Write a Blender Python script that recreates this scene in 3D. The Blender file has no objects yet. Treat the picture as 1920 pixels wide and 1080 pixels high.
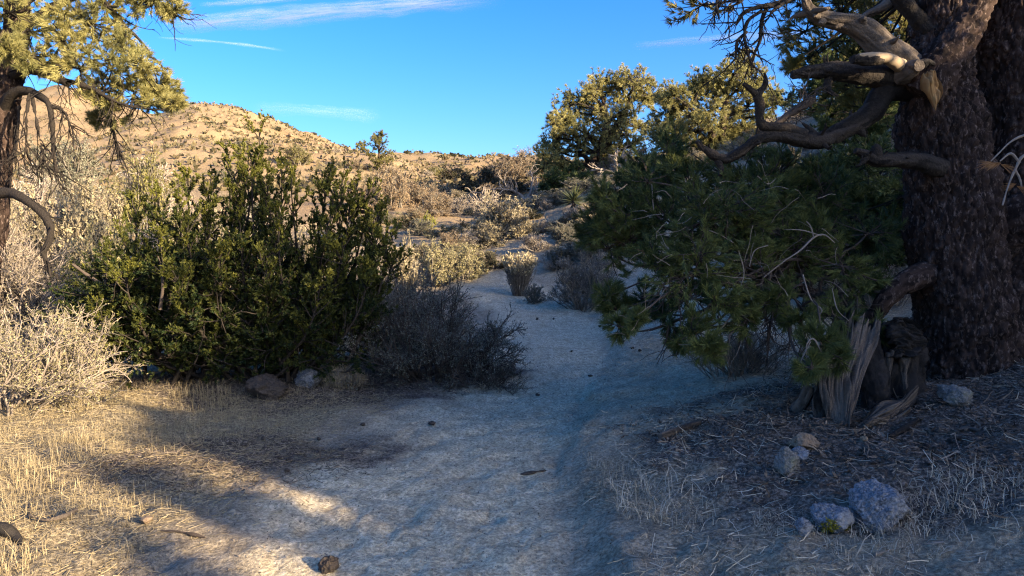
import bpy, math
import numpy as np
from mathutils import Vector

# ------------------------------------------------------------------ camera, sky, sun, exposure
S = bpy.context.scene
COL = S.collection
FPX = 1387.0
PITCH = math.radians(-2.9)
CP, SP = math.cos(PITCH), math.sin(PITCH)
cam = bpy.data.cameras.new('camera')
cam.sensor_width = 36.0
cam.lens = FPX / 1920 * 36
cam.clip_start = 0.05
cam.clip_end = 60000
co = bpy.data.objects.new('camera', cam)
COL.objects.link(co)
co.location = (0, 0, 1.6)
co.rotation_euler = (math.pi / 2 + PITCH, 0, 0)
S.camera = co

SUN_EL = math.radians(15.5)
SUN_AZ = math.atan2(0.82, -0.57)            # clockwise from +Y
SDIR = Vector((math.sin(SUN_AZ) * math.cos(SUN_EL), math.cos(SUN_AZ) * math.cos(SUN_EL), math.sin(SUN_EL)))
w = bpy.data.worlds.new('World')
S.world = w
w.use_nodes = True
wt = w.node_tree
wt.nodes.clear()
sky = wt.nodes.new('ShaderNodeTexSky')
sky.sky_type = 'NISHITA'
sky.sun_disc = False
sky.sun_elevation = SUN_EL
sky.sun_rotation = SUN_AZ
sky.altitude = 1500
sky.air_density = 1.0
sky.dust_density = 8.5
sky.ozone_density = 3.4
hs = wt.nodes.new('ShaderNodeHueSaturation')
hs.inputs['Hue'].default_value = 0.513
hs.inputs['Saturation'].default_value = 1.32
bg = wt.nodes.new('ShaderNodeBackground')
bg.inputs['Strength'].default_value = 0.069
wo = wt.nodes.new('ShaderNodeOutputWorld')
wt.links.new(sky.outputs[0], hs.inputs['Color'])
wt.links.new(hs.outputs[0], bg.inputs['Color'])
wt.links.new(bg.outputs[0], wo.inputs['Surface'])
sl = bpy.data.lights.new('sun', 'SUN')
sl.energy = 3.1
sl.angle = math.radians(0.5)
sl.color = (1.0, 0.79, 0.53)
so = bpy.data.objects.new('sun', sl)
COL.objects.link(so)
so.rotation_euler = SDIR.to_track_quat('Z', 'Y').to_euler()
S.view_settings.view_transform = 'Standard'
S.view_settings.look = 'None'
S.view_settings.gamma = 1.0
S.view_settings.exposure = 2.68
S.view_settings.use_curve_mapping = False
S.cycles.max_bounces = 6
S.cycles.use_denoising = True
S.cycles.denoising_prefilter = "NONE"
S.cycles.adaptive_threshold = 0.008
S.cycles.sample_clamp_indirect = 6.0
S.cycles.filter_width = 1.2
S.cycles.transparent_max_bounces = 12


def P(px, py, d):
    """world point at forward distance d on the sight line of a photo pixel"""
    a = (px - 960) / FPX
    b = (540 - py) / FPX
    y = CP - b * SP
    z = SP + b * CP
    s = d / y
    return np.array([a * s, d, 1.6 + z * s])


# ------------------------------------------------------------------ numeric helpers
def _h(ix, iy, iz, seed):
    h = (ix * 374761393 + iy * 668265263 + iz * 2147483647 + seed * 974634533) & 0xFFFFFFFF
    h = ((h ^ (h >> 13)) * 1274126177) & 0xFFFFFFFF
    h = ((h ^ (h >> 16)) * 2246822519) & 0xFFFFFFFF
    return ((h ^ (h >> 15)) & 0xFFFFFF) / float(0x1000000)


def noise(p, seed=0):
    p = np.asarray(p, float)
    if p.shape[-1] == 2:
        p = np.concatenate([p, np.zeros(p.shape[:-1] + (1,))], -1)
    i = np.floor(p).astype(np.int64)
    f = p - i
    f = f * f * f * (f * (f * 6 - 15) + 10)
    r = 0
    for dx in (0, 1):
        for dy in (0, 1):
            for dz in (0, 1):
                wgt = (f[..., 0] if dx else 1 - f[..., 0]) * (f[..., 1] if dy else 1 - f[..., 1]) * (f[..., 2] if dz else 1 - f[..., 2])
                r = r + wgt * _h(i[..., 0] + dx, i[..., 1] + dy, i[..., 2] + dz, seed)
    return r * 2 - 1


def fbm(p, octv=4, seed=0, gain=0.5):
    p = np.asarray(p, float)
    a, r = 1.0, 0
    for k in range(octv):
        r = r + a * noise(p * (2.03 ** k) + 17.3 * k, seed + k)
        a *= gain
    return r


def cells(p, seed=0):
    """3-D cell pattern: (F1, F2, random value of the cell)"""
    i = np.floor(p).astype(np.int64)
    n = len(p)
    f1 = np.full(n, 9.0)
    f2 = np.full(n, 9.0)
    cv = np.zeros(n)
    for dx in (-1, 0, 1):
        for dy in (-1, 0, 1):
            for dz in (-1, 0, 1):
                c = i + np.array([dx, dy, dz])
                q = np.stack([_h(c[:, 0], c[:, 1], c[:, 2], seed + s) for s in (1, 2, 3)], 1) + c
                d = np.linalg.norm(q - p, axis=1)
                v = _h(c[:, 0], c[:, 1], c[:, 2], seed + 4)
                near = d < f1
                f2 = np.where(near, f1, np.minimum(f2, d))
                cv = np.where(near, v, cv)
                f1 = np.where(near, d, f1)
    return f1, f2, cv


def sstep(x, a, b):
    t = np.clip((x - a) / (b - a), 0, 1)
    return t * t * (3 - 2 * t)


def unit(v):
    return v / np.maximum(np.linalg.norm(v, axis=-1, keepdims=True), 1e-9)


class Acc:
    """collects vertices and faces for one mesh"""

    def __init__(s):
        s.V, s.Q, s.T, s.C = [], [], [], []
        s.n = 0

    def add(s, V, F, var=0.5):
        V = np.asarray(V, float).reshape(-1, 3)
        F = np.asarray(F, np.int64)
        (s.Q if F.shape[1] == 4 else s.T).append(F + s.n)
        s.V.append(V)
        s.C.append(np.broadcast_to(np.asarray(var, float), (len(V),)).copy())
        s.n += len(V)

    def mesh(s, name, mat, origin=(0, 0, 0), smooth=True, extra=None):
        V = np.concatenate(s.V) - np.asarray(origin, float)
        Q = np.concatenate(s.Q) if s.Q else np.zeros((0, 4), np.int64)
        T = np.concatenate(s.T) if s.T else np.zeros((0, 3), np.int64)
        return raw_mesh(name, V, Q, T, mat, smooth, {'var': np.concatenate(s.C)})

    def obj(s, name, mat, parent=None, origin=(0, 0, 0), smooth=True):
        o = bpy.data.objects.new(name, s.mesh(name, mat, origin, smooth))
        COL.objects.link(o)
        if parent is not None:
            o.parent = parent
        else:
            o.location = origin
        return o


def raw_mesh(name, V, Q, T, mat, smooth=True, attrs=None, cols=None):
    me = bpy.data.meshes.new(name)
    me.vertices.add(len(V))
    me.vertices.foreach_set('co', np.ascontiguousarray(V, np.float32).ravel())
    loops = np.concatenate([Q.ravel(), T.ravel()]).astype(np.int32)
    me.loops.add(len(loops))
    me.loops.foreach_set('vertex_index', loops)
    nq, nt = len(Q), len(T)
    me.polygons.add(nq + nt)
    st = np.concatenate([np.arange(nq) * 4, nq * 4 + np.arange(nt) * 3]).astype(np.int32)
    me.polygons.foreach_set('loop_start', st)
    me.polygons.foreach_set('use_smooth', np.full(nq + nt, smooth))
    for k, v in (attrs or {}).items():
        me.attributes.new(k, 'FLOAT', 'POINT').data.foreach_set('value', np.ascontiguousarray(v, np.float32))
    for k, v in (cols or {}).items():
        me.attributes.new(k, 'FLOAT_COLOR', 'POINT').data.foreach_set('color', np.ascontiguousarray(v, np.float32).ravel())
    me.update(calc_edges=True)
    if mat:
        me.materials.append(mat)
    return me


def grow(st, di, ln, n, wob, trop, rng):
    M = len(st)
    pts = np.empty((M, n, 3))
    pts[:, 0] = st
    d = unit(np.asarray(di, float))
    step = (np.broadcast_to(ln, (M,)) / (n - 1))[:, None]
    for i in range(1, n):
        d = unit(d + rng.normal(0, wob, (M, 3)) + np.asarray(trop))
        pts[:, i] = pts[:, i - 1] + d * step
    return pts


def spawn(pts, k, t0, t1, ang, rng):
    M, n = pts.shape[:2]
    idx = np.repeat(np.arange(M), k)
    t = rng.uniform(t0, t1, M * k) * (n - 1)
    i = np.minimum(t.astype(int), n - 2)
    f = (t - i)[:, None]
    a, b = pts[idx, i], pts[idx, i + 1]
    tan = unit(b - a)
    perp = unit(np.cross(tan, rng.normal(size=(len(idx), 3))))
    A = rng.uniform(ang[0], ang[1], len(idx))[:, None]
    return a + (b - a) * f, tan * np.cos(A) + perp * np.sin(A), idx, t / (n - 1)


def tubes(acc, pts, r0, r1, sides=3, var=0.5):
    M, n = pts.shape[:2]
    if M == 0:
        return
    T = unit(np.gradient(pts, axis=1))
    ref = np.eye(3)[np.argmin(np.abs(T.mean(1)), axis=1)][:, None, :]
    U = unit(ref - (ref * T).sum(-1, keepdims=True) * T)
    W = np.cross(T, U)
    s = np.linspace(0, 1, n)[None, :]
    r = np.broadcast_to(r0, (M,))[:, None] * (1 - s) + np.broadcast_to(r1, (M,))[:, None] * s
    if sides == 2:                      # hair-thin twigs and straws: one strip each
        ref = np.random.default_rng(M).normal(size=(M, 1, 3))
        U = unit(ref - (ref * T).sum(-1, keepdims=True) * T)
    a = np.arange(sides) * 2 * math.pi / sides
    V = pts[:, :, None] + r[:, :, None, None] * (np.cos(a)[:, None] * U[:, :, None] + np.sin(a)[:, None] * W[:, :, None])
    idx = np.arange(M * n * sides).reshape(M, n, sides)
    nx = np.roll(idx, -1, 2)
    F = np.stack([idx[:, :-1], nx[:, :-1], nx[:, 1:], idx[:, 1:]], -1)
    F = (F[:, :, :1] if sides == 2 else F).reshape(-1, 4)
    vv = np.repeat(np.broadcast_to(var, (M,)), n * sides)
    acc.add(V, F, vv)


def needles(acc, pos, dirs, n, L, W, spread, rng, back=0.0, droop=0.0, var=None):
    M = len(pos)
    if M == 0:
        return
    D = np.repeat(unit(dirs), n, 0)
    Pp = np.repeat(pos, n, 0)
    m = M * n
    perp = unit(np.cross(D, rng.normal(size=(m, 3))))
    A = rng.uniform(spread[0], spread[1], m)[:, None]
    nd = D * np.cos(A) + perp * np.sin(A)
    nd[:, 2] -= droop
    base = Pp - D * rng.uniform(0, back, m)[:, None] if back else Pp
    side = unit(np.cross(nd, rng.normal(size=(m, 3)))) * (W / 2)
    ll = (L * rng.uniform(0.7, 1.15, m))[:, None]
    V = np.stack([base - side, base + side, base + nd * ll], 1)
    v = rng.uniform(0, 1, M) if var is None else np.broadcast_to(var, (M,))
    v = np.repeat(np.clip(np.repeat(v, n) + rng.normal(0, 0.08, m), 0, 1), 3)
    acc.add(V, np.arange(m * 3).reshape(-1, 3), v)


def leaves(acc, pos, L, W, rng, var=None, up=0.0):
    """small diamond leaves in all directions"""
    m = len(pos)
    d = rng.normal(size=(m, 3))
    d[:, 2] += up
    d = unit(d)
    s = unit(np.cross(d, rng.normal(size=(m, 3))))
    ll = (L * rng.uniform(0.6, 1.2, m))[:, None]
    V = np.stack([pos, pos + d * ll * 0.5 + s * W * 0.5, pos + d * ll, pos + d * ll * 0.5 - s * W * 0.5], 1)
    v = rng.uniform(0, 1, m) if var is None else var
    acc.add(V, np.arange(m * 4).reshape(-1, 4), np.repeat(v, 4))


def blades(acc, pos, h, lean, wid, rng, bend=0.5, var=None):
    """grass blades: a quad and a tip triangle each"""
    m = len(pos)
    a = rng.uniform(0, 2 * math.pi, m)
    dr = np.stack([np.cos(a), np.sin(a), np.zeros(m)], 1) * rng.uniform(0.1, 1, m)[:, None] * bend + np.asarray(lean)
    sd = unit(np.stack([-np.sin(a), np.cos(a), np.zeros(m)], 1) + rng.normal(0, 0.3, (m, 3))) * (np.broadcast_to(wid, (m,))[:, None] / 2)
    h = np.broadcast_to(h, (m,))[:, None]
    up = np.array([0, 0, 1.0])
    mid = pos + h * (up * 0.55 + dr * 0.25)
    tip = pos + h * (up * 0.85 + dr * 0.9)
    V = np.stack([pos - sd, pos + sd, mid + sd * 0.8, mid - sd * 0.8, tip], 1)
    b = np.arange(m) * 5
    v = np.repeat(rng.uniform(0, 1, m) if var is None else var, 5)
    acc.add(V, np.stack([b, b + 1, b + 2, b + 3], 1), v)
    acc.T.append(np.stack([b + 3, b + 2, b + 4], 1) + acc.n - m * 5)


def spline(ctrl, n):
    c = np.asarray(ctrl, float)
    c = np.vstack([2 * c[0] - c[1], c, 2 * c[-1] - c[-2]])
    k = len(c) - 3
    t = np.linspace(0, k - 1e-6, n)
    i = t.astype(int)
    f = (t - i)[:, None]
    p0, p1, p2, p3 = c[i], c[i + 1], c[i + 2], c[i + 3]
    return 0.5 * (2 * p1 + (p2 - p0) * f + (2 * p0 - 5 * p1 + 4 * p2 - p3) * f * f + (3 * p1 - p0 - 3 * p2 + p3) * f ** 3)


def limb(acc, ctrl, n=40, sides=12, bark=0.0, rough=0.0, seed=0, freq=9.0, stretch=0.3, grain=0.0, lump=0.0, cap=True):
    """one round limb along control points (x, y, z, radius) with bark plates or wood grain in relief"""
    s = spline(ctrl, n)
    pts, rad = s[:, :3], np.maximum(s[:, 3], 0.0015)
    T = unit(np.gradient(pts, axis=0))
    U = np.zeros_like(T)
    u = np.array([1.0, 0, 0]) if abs(T[0, 0]) < 0.8 else np.array([0, 1.0, 0])
    for k in range(n):
        u = unit(u - (u @ T[k]) * T[k])
        U[k] = u
    W = np.cross(T, U)
    a = np.arange(sides) * 2 * math.pi / sides
    nrm = np.cos(a)[None, :, None] * U[:, None] + np.sin(a)[None, :, None] * W[:, None]
    arc = np.concatenate([[0], np.cumsum(np.linalg.norm(np.diff(pts, axis=0), axis=1))])
    R = rad[:, None]
    C = np.stack([np.cos(a)[None] * R, np.sin(a)[None] * R, np.broadcast_to(arc[:, None], (n, sides))], -1).reshape(-1, 3)
    var = np.full(n * sides, 0.5)
    dsp = np.zeros(n * sides)
    if lump:
        dsp += lump * fbm(C * np.array([3.0, 3.0, 2.0]), 3, seed + 50)
    if bark:
        q = C * np.array([freq, freq, freq * stretch])
        q = q + 0.35 * np.stack([noise(q * 0.7, seed + 9), noise(q * 0.7, seed + 10), noise(q * 0.7, seed + 11)], 1)
        f1, f2, cv = cells(q, seed)
        edge = sstep(f2 - f1, 0.02, 0.24)
        dsp += bark * (edge * (0.55 + 0.6 * cv) - 0.55 + 0.40 * fbm(q * 2.8, 3, seed + 3, 0.65))
        var = cv
    if grain:
        q = C * np.array([60, 60, 4.0])
        dsp += grain * fbm(q, 3, seed + 5, 0.6)
        var = 0.5 + 0.5 * np.clip(fbm(C * np.array([50, 50, 3.0]), 3, seed + 6), -1, 1)
    if rough:
        dsp += rough * fbm(C * 14, 3, seed + 7)
    V = pts[:, None] + nrm * (R + dsp.reshape(n, sides))[:, :, None]
    idx = np.arange(n * sides).reshape(n, sides)
    nx = np.roll(idx, -1, 1)
    acc.add(V, np.stack([idx[:-1], nx[:-1], nx[1:], idx[1:]], -1).reshape(-1, 4), var)
    if cap:
        for k, sg in ((0, 1), (n - 1, -1)):
            ring = V[k]
            Vc = np.vstack([ring, ring.mean(0, keepdims=True) - T[k] * sg * rad[k] * 0.15])
            i = np.arange(sides)
            j = (i + 1) % sides
            f = np.stack([j, i, np.full(sides, sides)], 1) if sg > 0 else np.stack([i, j, np.full(sides, sides)], 1)
            acc.add(Vc, f, np.append(var.reshape(n, sides)[k], 0.5))
    return pts


def pxlimb(spec, d0=None):
    """control points from (px, py, depth, width in px)"""
    out = []
    for px, py, d, wpx in spec:
        p = P(px, py, d)
        out.append([p[0], p[1], p[2], wpx * d / FPX / 2])
    return np.array(out)


def thing(name, label, cat, loc=(0, 0, 0), group=None, rot=0, scale=1):
    o = bpy.data.objects.new(name, None)
    COL.objects.link(o)
    o.empty_display_size = 0.1
    o.location = loc
    o.rotation_euler = (0, 0, rot)
    o.scale = (scale,) * 3 if np.isscalar(scale) else scale
    tag(o, label, cat, group)
    return o


def tag(o, label=None, cat=None, group=None, kind=None):
    if label:
        o['label'] = label
    if cat:
        o['category'] = cat
    if group:
        o['group'] = group
    if kind:
        o['kind'] = kind
    return o


def link(name, me, parent=None, loc=(0, 0, 0), rot=0, scale=1):
    o = bpy.data.objects.new(name, me)
    COL.objects.link(o)
    o.location = loc
    o.rotation_euler = (0, 0, rot)
    o.scale = (scale,) * 3 if np.isscalar(scale) else scale
    if parent is not None:
        o.parent = parent
    return o


# ------------------------------------------------------------------ materials
class NT:
    def __init__(s, name):
        s.m = bpy.data.materials.new(name)
        s.m.use_nodes = True
        s.t = s.m.node_tree
        s.t.nodes.clear()

    def n(s, typ, out=0, props=None, **kw):
        nd = s.t.nodes.new('ShaderNode' + typ)
        for k, v in (props or {}).items():
            setattr(nd, k, v)
        for k, v in kw.items():
            k2 = int(k[1:]) if k[0] == '_' else k.replace('_', ' ')
            sock = nd.inputs[k2]
            if isinstance(v, bpy.types.NodeSocket):
                s.t.links.new(v, sock)
            else:
                if isinstance(v, tuple) and len(v) == 3 and sock.type == 'RGBA':
                    v = v + (1,)
                sock.default_value = v
        return nd.outputs[out] if len(nd.outputs) else nd

    def mix(s, f, a, b, mode='MIX'):
        return s.n('Mix', 2, {'data_type': 'RGBA', 'blend_type': mode}, _0=f, _6=a, _7=b)

    def rng(s, v, a, b, c=0.0, d=1.0):
        return s.n('MapRange', 0, {'clamp': True}, Value=v, From_Min=a, From_Max=b, To_Min=c, To_Max=d)

    def math(s, op, a, b=0.0):
        return s.n('Math', 0, {'operation': op}, _0=a, _1=b)

    def attr(s, name, out='Fac'):
        return s.n('Attribute', out, {'attribute_name': name})

    def noise(s, vec, scale, detail=4.0, rough=0.55):
        return s.n('TexNoise', 0, None, Vector=vec, Scale=scale, Detail=detail, Roughness=rough)

    def pos(s):
        return s.n('NewGeometry', 'Position')

    def objc(s):
        return s.n('TexCoord', 'Object')

    def done(s, bsdf):
        s.n('OutputMaterial', 0, None, Surface=bsdf)
        return s.m


def m_leaf(name, c1, c2, trans=0.3, rough=0.6):
    t = NT(name)
    c = t.mix(t.attr('var'), c1, c2)
    d = t.n('BsdfPrincipled', 0, None, Base_Color=c, Roughness=rough, Specular_IOR_Level=0.25)
    tr = t.n('BsdfTranslucent', 0, None, Color=c)
    return t.done(t.n('MixShader', 0, None, _0=trans, _1=d, _2=tr))


def m_wood(name, c1, c2, scale=30.0, bump=0.3, stretch=(1, 1, 0.15), rough=0.85):
    t = NT(name)
    v = t.n('Mapping', 0, None, Vector=t.objc(), Scale=stretch)
    n1 = t.noise(v, scale, 6.0, 0.65)
    f = t.math('ADD', t.math('MULTIPLY', t.attr('var'), 0.6), t.math('MULTIPLY', n1, 0.5))
    c = t.mix(t.rng(f, 0.2, 0.9), c1, c2)
    b = t.n('Bump', 0, None, Height=n1, Strength=bump, Distance=0.02)
    return t.done(t.n('BsdfPrincipled', 0, None, Base_Color=c, Roughness=rough, Specular_IOR_Level=0.15, Normal=b))


def m_bark(name, c1, c2, c3):
    t = NT(name)
    p = t.objc()
    n1 = t.noise(t.n('Mapping', 0, None, Vector=p, Scale=(1, 1, 0.4)), 35.0, 6.0, 0.7)
    n2 = t.noise(p, 5.0, 3.0)
    c = t.mix(t.attr('var'), c1, c2)
    c = t.mix(t.rng(n1, 0.54, 0.66, 0, 0.8), c, c3)
    c = t.mix(t.rng(n2, 0.35, 0.7, 0, 0.4), c, c1)
    b = t.n('Bump', 0, None, Height=n1, Strength=0.6, Distance=0.02)
    return t.done(t.n('BsdfPrincipled', 0, None, Base_Color=c, Roughness=0.9, Specular_IOR_Level=0.12, Normal=b))


def m_stone(name, c1, c2, c3, speck=90.0):
    t = NT(name)
    p = t.objc()
    n1 = t.noise(p, speck, 3.0, 0.8)
    n2 = t.noise(p, 7.0, 5.0, 0.65)
    c = t.mix(t.rng(n1, 0.4, 0.62), c1, c2)
    c = t.mix(t.rng(n2, 0.52, 0.66, 0, 0.8), c, c3)
    n3 = t.noise(p, 24.0, 6.0, 0.7)
    b = t.n('Bump', 0, None, Height=n3, Strength=0.7, Distance=0.02)
    return t.done(t.n('BsdfPrincipled', 0, None, Base_Color=c, Roughness=0.85, Specular_IOR_Level=0.2, Normal=b))


def m_ground():
    t = NT('ground_soil')
    p = t.pos()
    z = t.n('SeparateColor', 'Red', None, Color=t.attr('zone', 'Color'))
    sep = z.node
    sand, duff, straw = sep.outputs[0], sep.outputs[1], sep.outputs[2]
    hill = t.attr('hill')
    nA = t.noise(p, 0.9, 4.0)
    nB = t.noise(p, 6.0, 5.0, 0.65)
    nC = t.noise(p, 45.0, 4.0, 0.7)
    nD = t.noise(p, 260.0, 2.0, 0.6)
    soil = t.mix(t.rng(nB, 0.35, 0.7), (0.21, 0.17, 0.115), (0.40, 0.335, 0.235))
    nE = t.noise(t.n('Mapping', 0, None, Vector=p, Scale=(1.0, 0.7, 1.0)), 17.0, 4.0, 0.7)
    sandc = t.mix(t.rng(nB, 0.32, 0.66), (0.47, 0.385, 0.24), (0.66, 0.555, 0.365))
    sandc = t.mix(t.rng(nE, 0.50, 0.66, 0, 0.55), sandc, (0.27, 0.215, 0.15))
    sandc = t.mix(t.rng(nE, 0.50, 0.32, 0, 0.5), sandc, (0.72, 0.63, 0.48))
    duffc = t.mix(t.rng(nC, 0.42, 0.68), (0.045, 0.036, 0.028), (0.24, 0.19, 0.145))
    strawc = t.mix(t.rng(nC, 0.35, 0.7), (0.15, 0.12, 0.075), (0.37, 0.30, 0.185))
    c = t.mix(sand, soil, sandc)
    fs = t.rng(t.math('ADD', straw, t.math('MULTIPLY', t.math('SUBTRACT', nB, 0.5), 1.2)), 0.3, 0.7)
    c = t.mix(fs, c, strawc)
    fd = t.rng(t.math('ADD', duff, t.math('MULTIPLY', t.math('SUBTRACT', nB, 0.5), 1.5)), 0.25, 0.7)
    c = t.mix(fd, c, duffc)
    # far slopes: orange granite grit with dry grass and low grey scrub
    h1 = t.noise(p, 0.06, 5.0, 0.6)
    h2 = t.noise(p, 0.9, 4.0, 0.7)
    hc = t.mix(t.rng(h1, 0.35, 0.65), (0.262, 0.175, 0.088), (0.31, 0.226, 0.126))
    hc = t.mix(t.rng(h2, 0.56, 0.66, 0, 0.8), hc, (0.20, 0.15, 0.09))
    c = t.mix(hill, c, hc)
    c = t.mix(0.9, c, t.mix(1.0, c, t.mix(t.rng(nC, 0.38, 0.62), (0.52, 0.52, 0.52), (1.40, 1.40, 1.40)), 'MULTIPLY'))
    c = t.mix(0.6, c, t.mix(1.0, c, t.mix(t.rng(nD, 0.35, 0.65), (0.6, 0.6, 0.6), (1.35, 1.35, 1.35)), 'MULTIPLY'))
    c = t.mix(t.rng(nA, 0.3, 0.7, 0.0, 0.22), c, (0.17, 0.14, 0.11))
    ht = t.math('ADD', t.math('MULTIPLY', nB, 0.03), t.math('ADD', t.math('MULTIPLY', nC, 0.016), t.math('MULTIPLY', nD, 0.004)))
    b = t.n('Bump', 0, None, Height=ht, Strength=1.0, Distance=1.0)
    return t.done(t.n('BsdfPrincipled', 0, None, Base_Color=c, Roughness=0.95, Specular_IOR_Level=0.1, Normal=b))


M_GROUND = m_ground()
M_BARK = m_bark('dark_plated_bark', (0.010, 0.007, 0.006), (0.068, 0.044, 0.034), (0.23, 0.17, 0.14))
M_LIMB = m_wood('dark_limb_wood', (0.008, 0.007, 0.006), (0.048, 0.039, 0.032), 45.0, 1.0, (1, 1, 1))
M_GREY = m_wood('weathered_grey_wood', (0.035, 0.028, 0.022), (0.185, 0.148, 0.115), 60.0, 0.8, (1, 1, 1))
M_CHAR = m_wood('charred_wood', (0.008, 0.008, 0.008), (0.035, 0.03, 0.026), 30.0, 0.8, (1, 1, 0.4))
M_SAWN = m_wood('sawn_pale_wood', (0.19, 0.14, 0.09), (0.35, 0.27, 0.18), 12.0, 0.1)
M_SCAR = m_wood('peeled_orange_wood', (0.18, 0.085, 0.03), (0.42, 0.25, 0.10), 9.0, 0.3, (1, 1, 0.2))
M_TWIGP = m_wood('pale_dead_twig', (0.14, 0.115, 0.09), (0.31, 0.26, 0.215), 20.0, 0.1)
M_TWIGD = m_wood('dark_twig', (0.035, 0.027, 0.022), (0.11, 0.085, 0.068), 20.0, 0.1)
M_STEMG = m_wood('grey_shrub_stem', (0.085, 0.074, 0.058), (0.22, 0.19, 0.15), 20.0, 0.1)
M_JSTEM = m_wood('juniper_stem', (0.012, 0.010, 0.008), (0.06, 0.048, 0.038), 20.0, 0.2)
M_OLIVE = m_leaf('olive_shrub_leaf', (0.12, 0.115, 0.04), (0.27, 0.235, 0.085), 0.3)
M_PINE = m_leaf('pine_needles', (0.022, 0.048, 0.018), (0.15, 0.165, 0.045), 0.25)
M_PINE_L = m_leaf('sunlit_pine_needles', (0.17, 0.17, 0.062), (0.38, 0.34, 0.13), 0.35)  # lit copy of the pine needles, sunlight put into the colour
M_PINE_M = m_leaf('mixed_pine_needles', (0.07, 0.08, 0.028), (0.21, 0.185, 0.055), 0.35)
M_JUN = m_leaf('juniper_scale', (0.012, 0.026, 0.008), (0.165, 0.16, 0.028), 0.25)
M_BROWNN = m_leaf('dead_brown_needles', (0.26, 0.13, 0.05), (0.38, 0.21, 0.09), 0.2)
M_STRAW = m_leaf('dry_straw', (0.24, 0.185, 0.10), (0.50, 0.41, 0.24), 0.3)
M_THATCH = m_leaf('grey_thatch', (0.22, 0.185, 0.13), (0.60, 0.52, 0.38), 0.15)
M_LITTER = m_wood('litter_bits', (0.04, 0.03, 0.023), (0.26, 0.21, 0.16), 30.0, 0.1)
M_PALE = m_leaf('pale_shrub_leaf', (0.24, 0.20, 0.12), (0.42, 0.355, 0.215), 0.3)
M_YGREY = m_leaf('yellowish_shrub_leaf', (0.22, 0.20, 0.105), (0.40, 0.35, 0.175), 0.3)
M_TAN = m_leaf('reddish_tan_twigs', (0.19, 0.13, 0.075), (0.33, 0.245, 0.145), 0.2)
M_SAGE = m_leaf('grey_sage_leaf', (0.095, 0.098, 0.065), (0.22, 0.21, 0.155), 0.2)
M_DARKS = m_leaf('dark_brush_leaf', (0.035, 0.038, 0.022), (0.10, 0.092, 0.05), 0.2)
M_YGREEN = m_leaf('yellow_green_leaf', (0.17, 0.19, 0.02), (0.33, 0.31, 0.05), 0.35)
M_SCRUB = m_leaf('hill_scrub_leaf', (0.06, 0.055, 0.028), (0.20, 0.155, 0.085), 0.2)
M_GRAN = m_stone('grey_granite', (0.07, 0.073, 0.078), (0.235, 0.24, 0.245), (0.28, 0.285, 0.29))
M_LICH = m_stone('lichened_stone', (0.08, 0.08, 0.072), (0.22, 0.21, 0.19), (0.16, 0.165, 0.12))
M_TANR = m_stone('tan_stone', (0.15, 0.105, 0.065), (0.30, 0.22, 0.145), (0.20, 0.14, 0.09), 50.0)
M_CLOD = m_stone('dark_clod', (0.035, 0.028, 0.022), (0.09, 0.07, 0.055), (0.05, 0.04, 0.03), 50.0)
M_MOSS = m_leaf('yellow_moss', (0.14, 0.13, 0.012), (0.30, 0.26, 0.03), 0.2)
M_YUCCA = m_leaf('yucca_blade', (0.05, 0.065, 0.028), (0.13, 0.14, 0.06), 0.15)
M_CACT = m_leaf('cactus_skin', (0.16, 0.20, 0.12), (0.26, 0.30, 0.19), 0.05)

# ------------------------------------------------------------------ terrain
_yy = np.arange(-60, 400, 0.1)


def _smooth(xs, vs, sig=8):
    v = np.interp(_yy, xs, vs)
    k = np.exp(-0.5 * (np.arange(-3 * sig, 3 * sig + 1) / sig) ** 2)
    k /= k.sum()
    return np.convolve(np.pad(v, 3 * sig, mode='edge'), k, 'valid')


_TX = _smooth([-60, -6, 0, 3.6, 5, 7, 9.6, 12, 13.5, 15.5, 17.5, 20, 26, 40, 400],
              [-4, -.6, -.5, -.52, -.62, -.30, .42, .74, .66, .1, -1.0, -2.8, -6.5, -15, -60])
_TZ = _smooth([-60, -5, 0, 7, 9.6, 12, 13.5, 16, 17, 20, 25, 30, 40, 50, 60, 90, 115, 140, 300, 400],
              [-1.2, -.05, 0, .03, .14, .29, .43, .74, .90, 1.5, 2.35, 3.1, 4.6, 6.0, 7.5, 11.7, 15.6, 15, 9, 8])
_CZ = _smooth([-60, -14, -8.8, -7.6, -7.0, -5, -2, 3, 5, 9, 14, 20, 35, 50, 80, 400],
              [4.0, 4.9, 5.55, 5.35, 6.2, 7.3, 7.6, 6.95, 6.65, 6.8, 7.3, 7.6, 8.7, 9.5, 11, 11], 4)


def trail_x(y):
    return np.interp(y, _yy, _TX)


def ground_base(x, y):
    tz = np.interp(y, _yy, _TZ)
    xe = np.minimum(np.interp(np.minimum(y, 15.0), _yy, _TX) + 0.85, 1.7)
    t = (x - xe) / (16.3 - xe)
    prof = np.interp(t, [0, .04, .12, .2, .33, .55, .8, .95, 1.0, 1.1, 1.6, 4], [0, .022, .055, .085, .16, .40, .82, .975, 1.0, .985, .88, .6])
    prof = prof ** (1 + 1.4 * sstep(-y, 0.3, 3.0) + 1.0 * sstep(-y, 3.0, 5.5))  # unseen slope behind the camera hollowed so low sun reaches the left grass
    cz = np.interp(y, _yy, _CZ)
    z = tz + np.maximum(cz - tz, 0) * prof
    spur = np.clip(0.19 * (x + 0.9), 0, 1.2) * sstep(y, 15.5, 20) * (1 - prof) * (1 - sstep(y, 50, 80))
    left = -0.10 * sstep(trail_x(y) - 3.0 - x, 0, 6) * sstep(y, 6, 14)
    return z + spur + left


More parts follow.
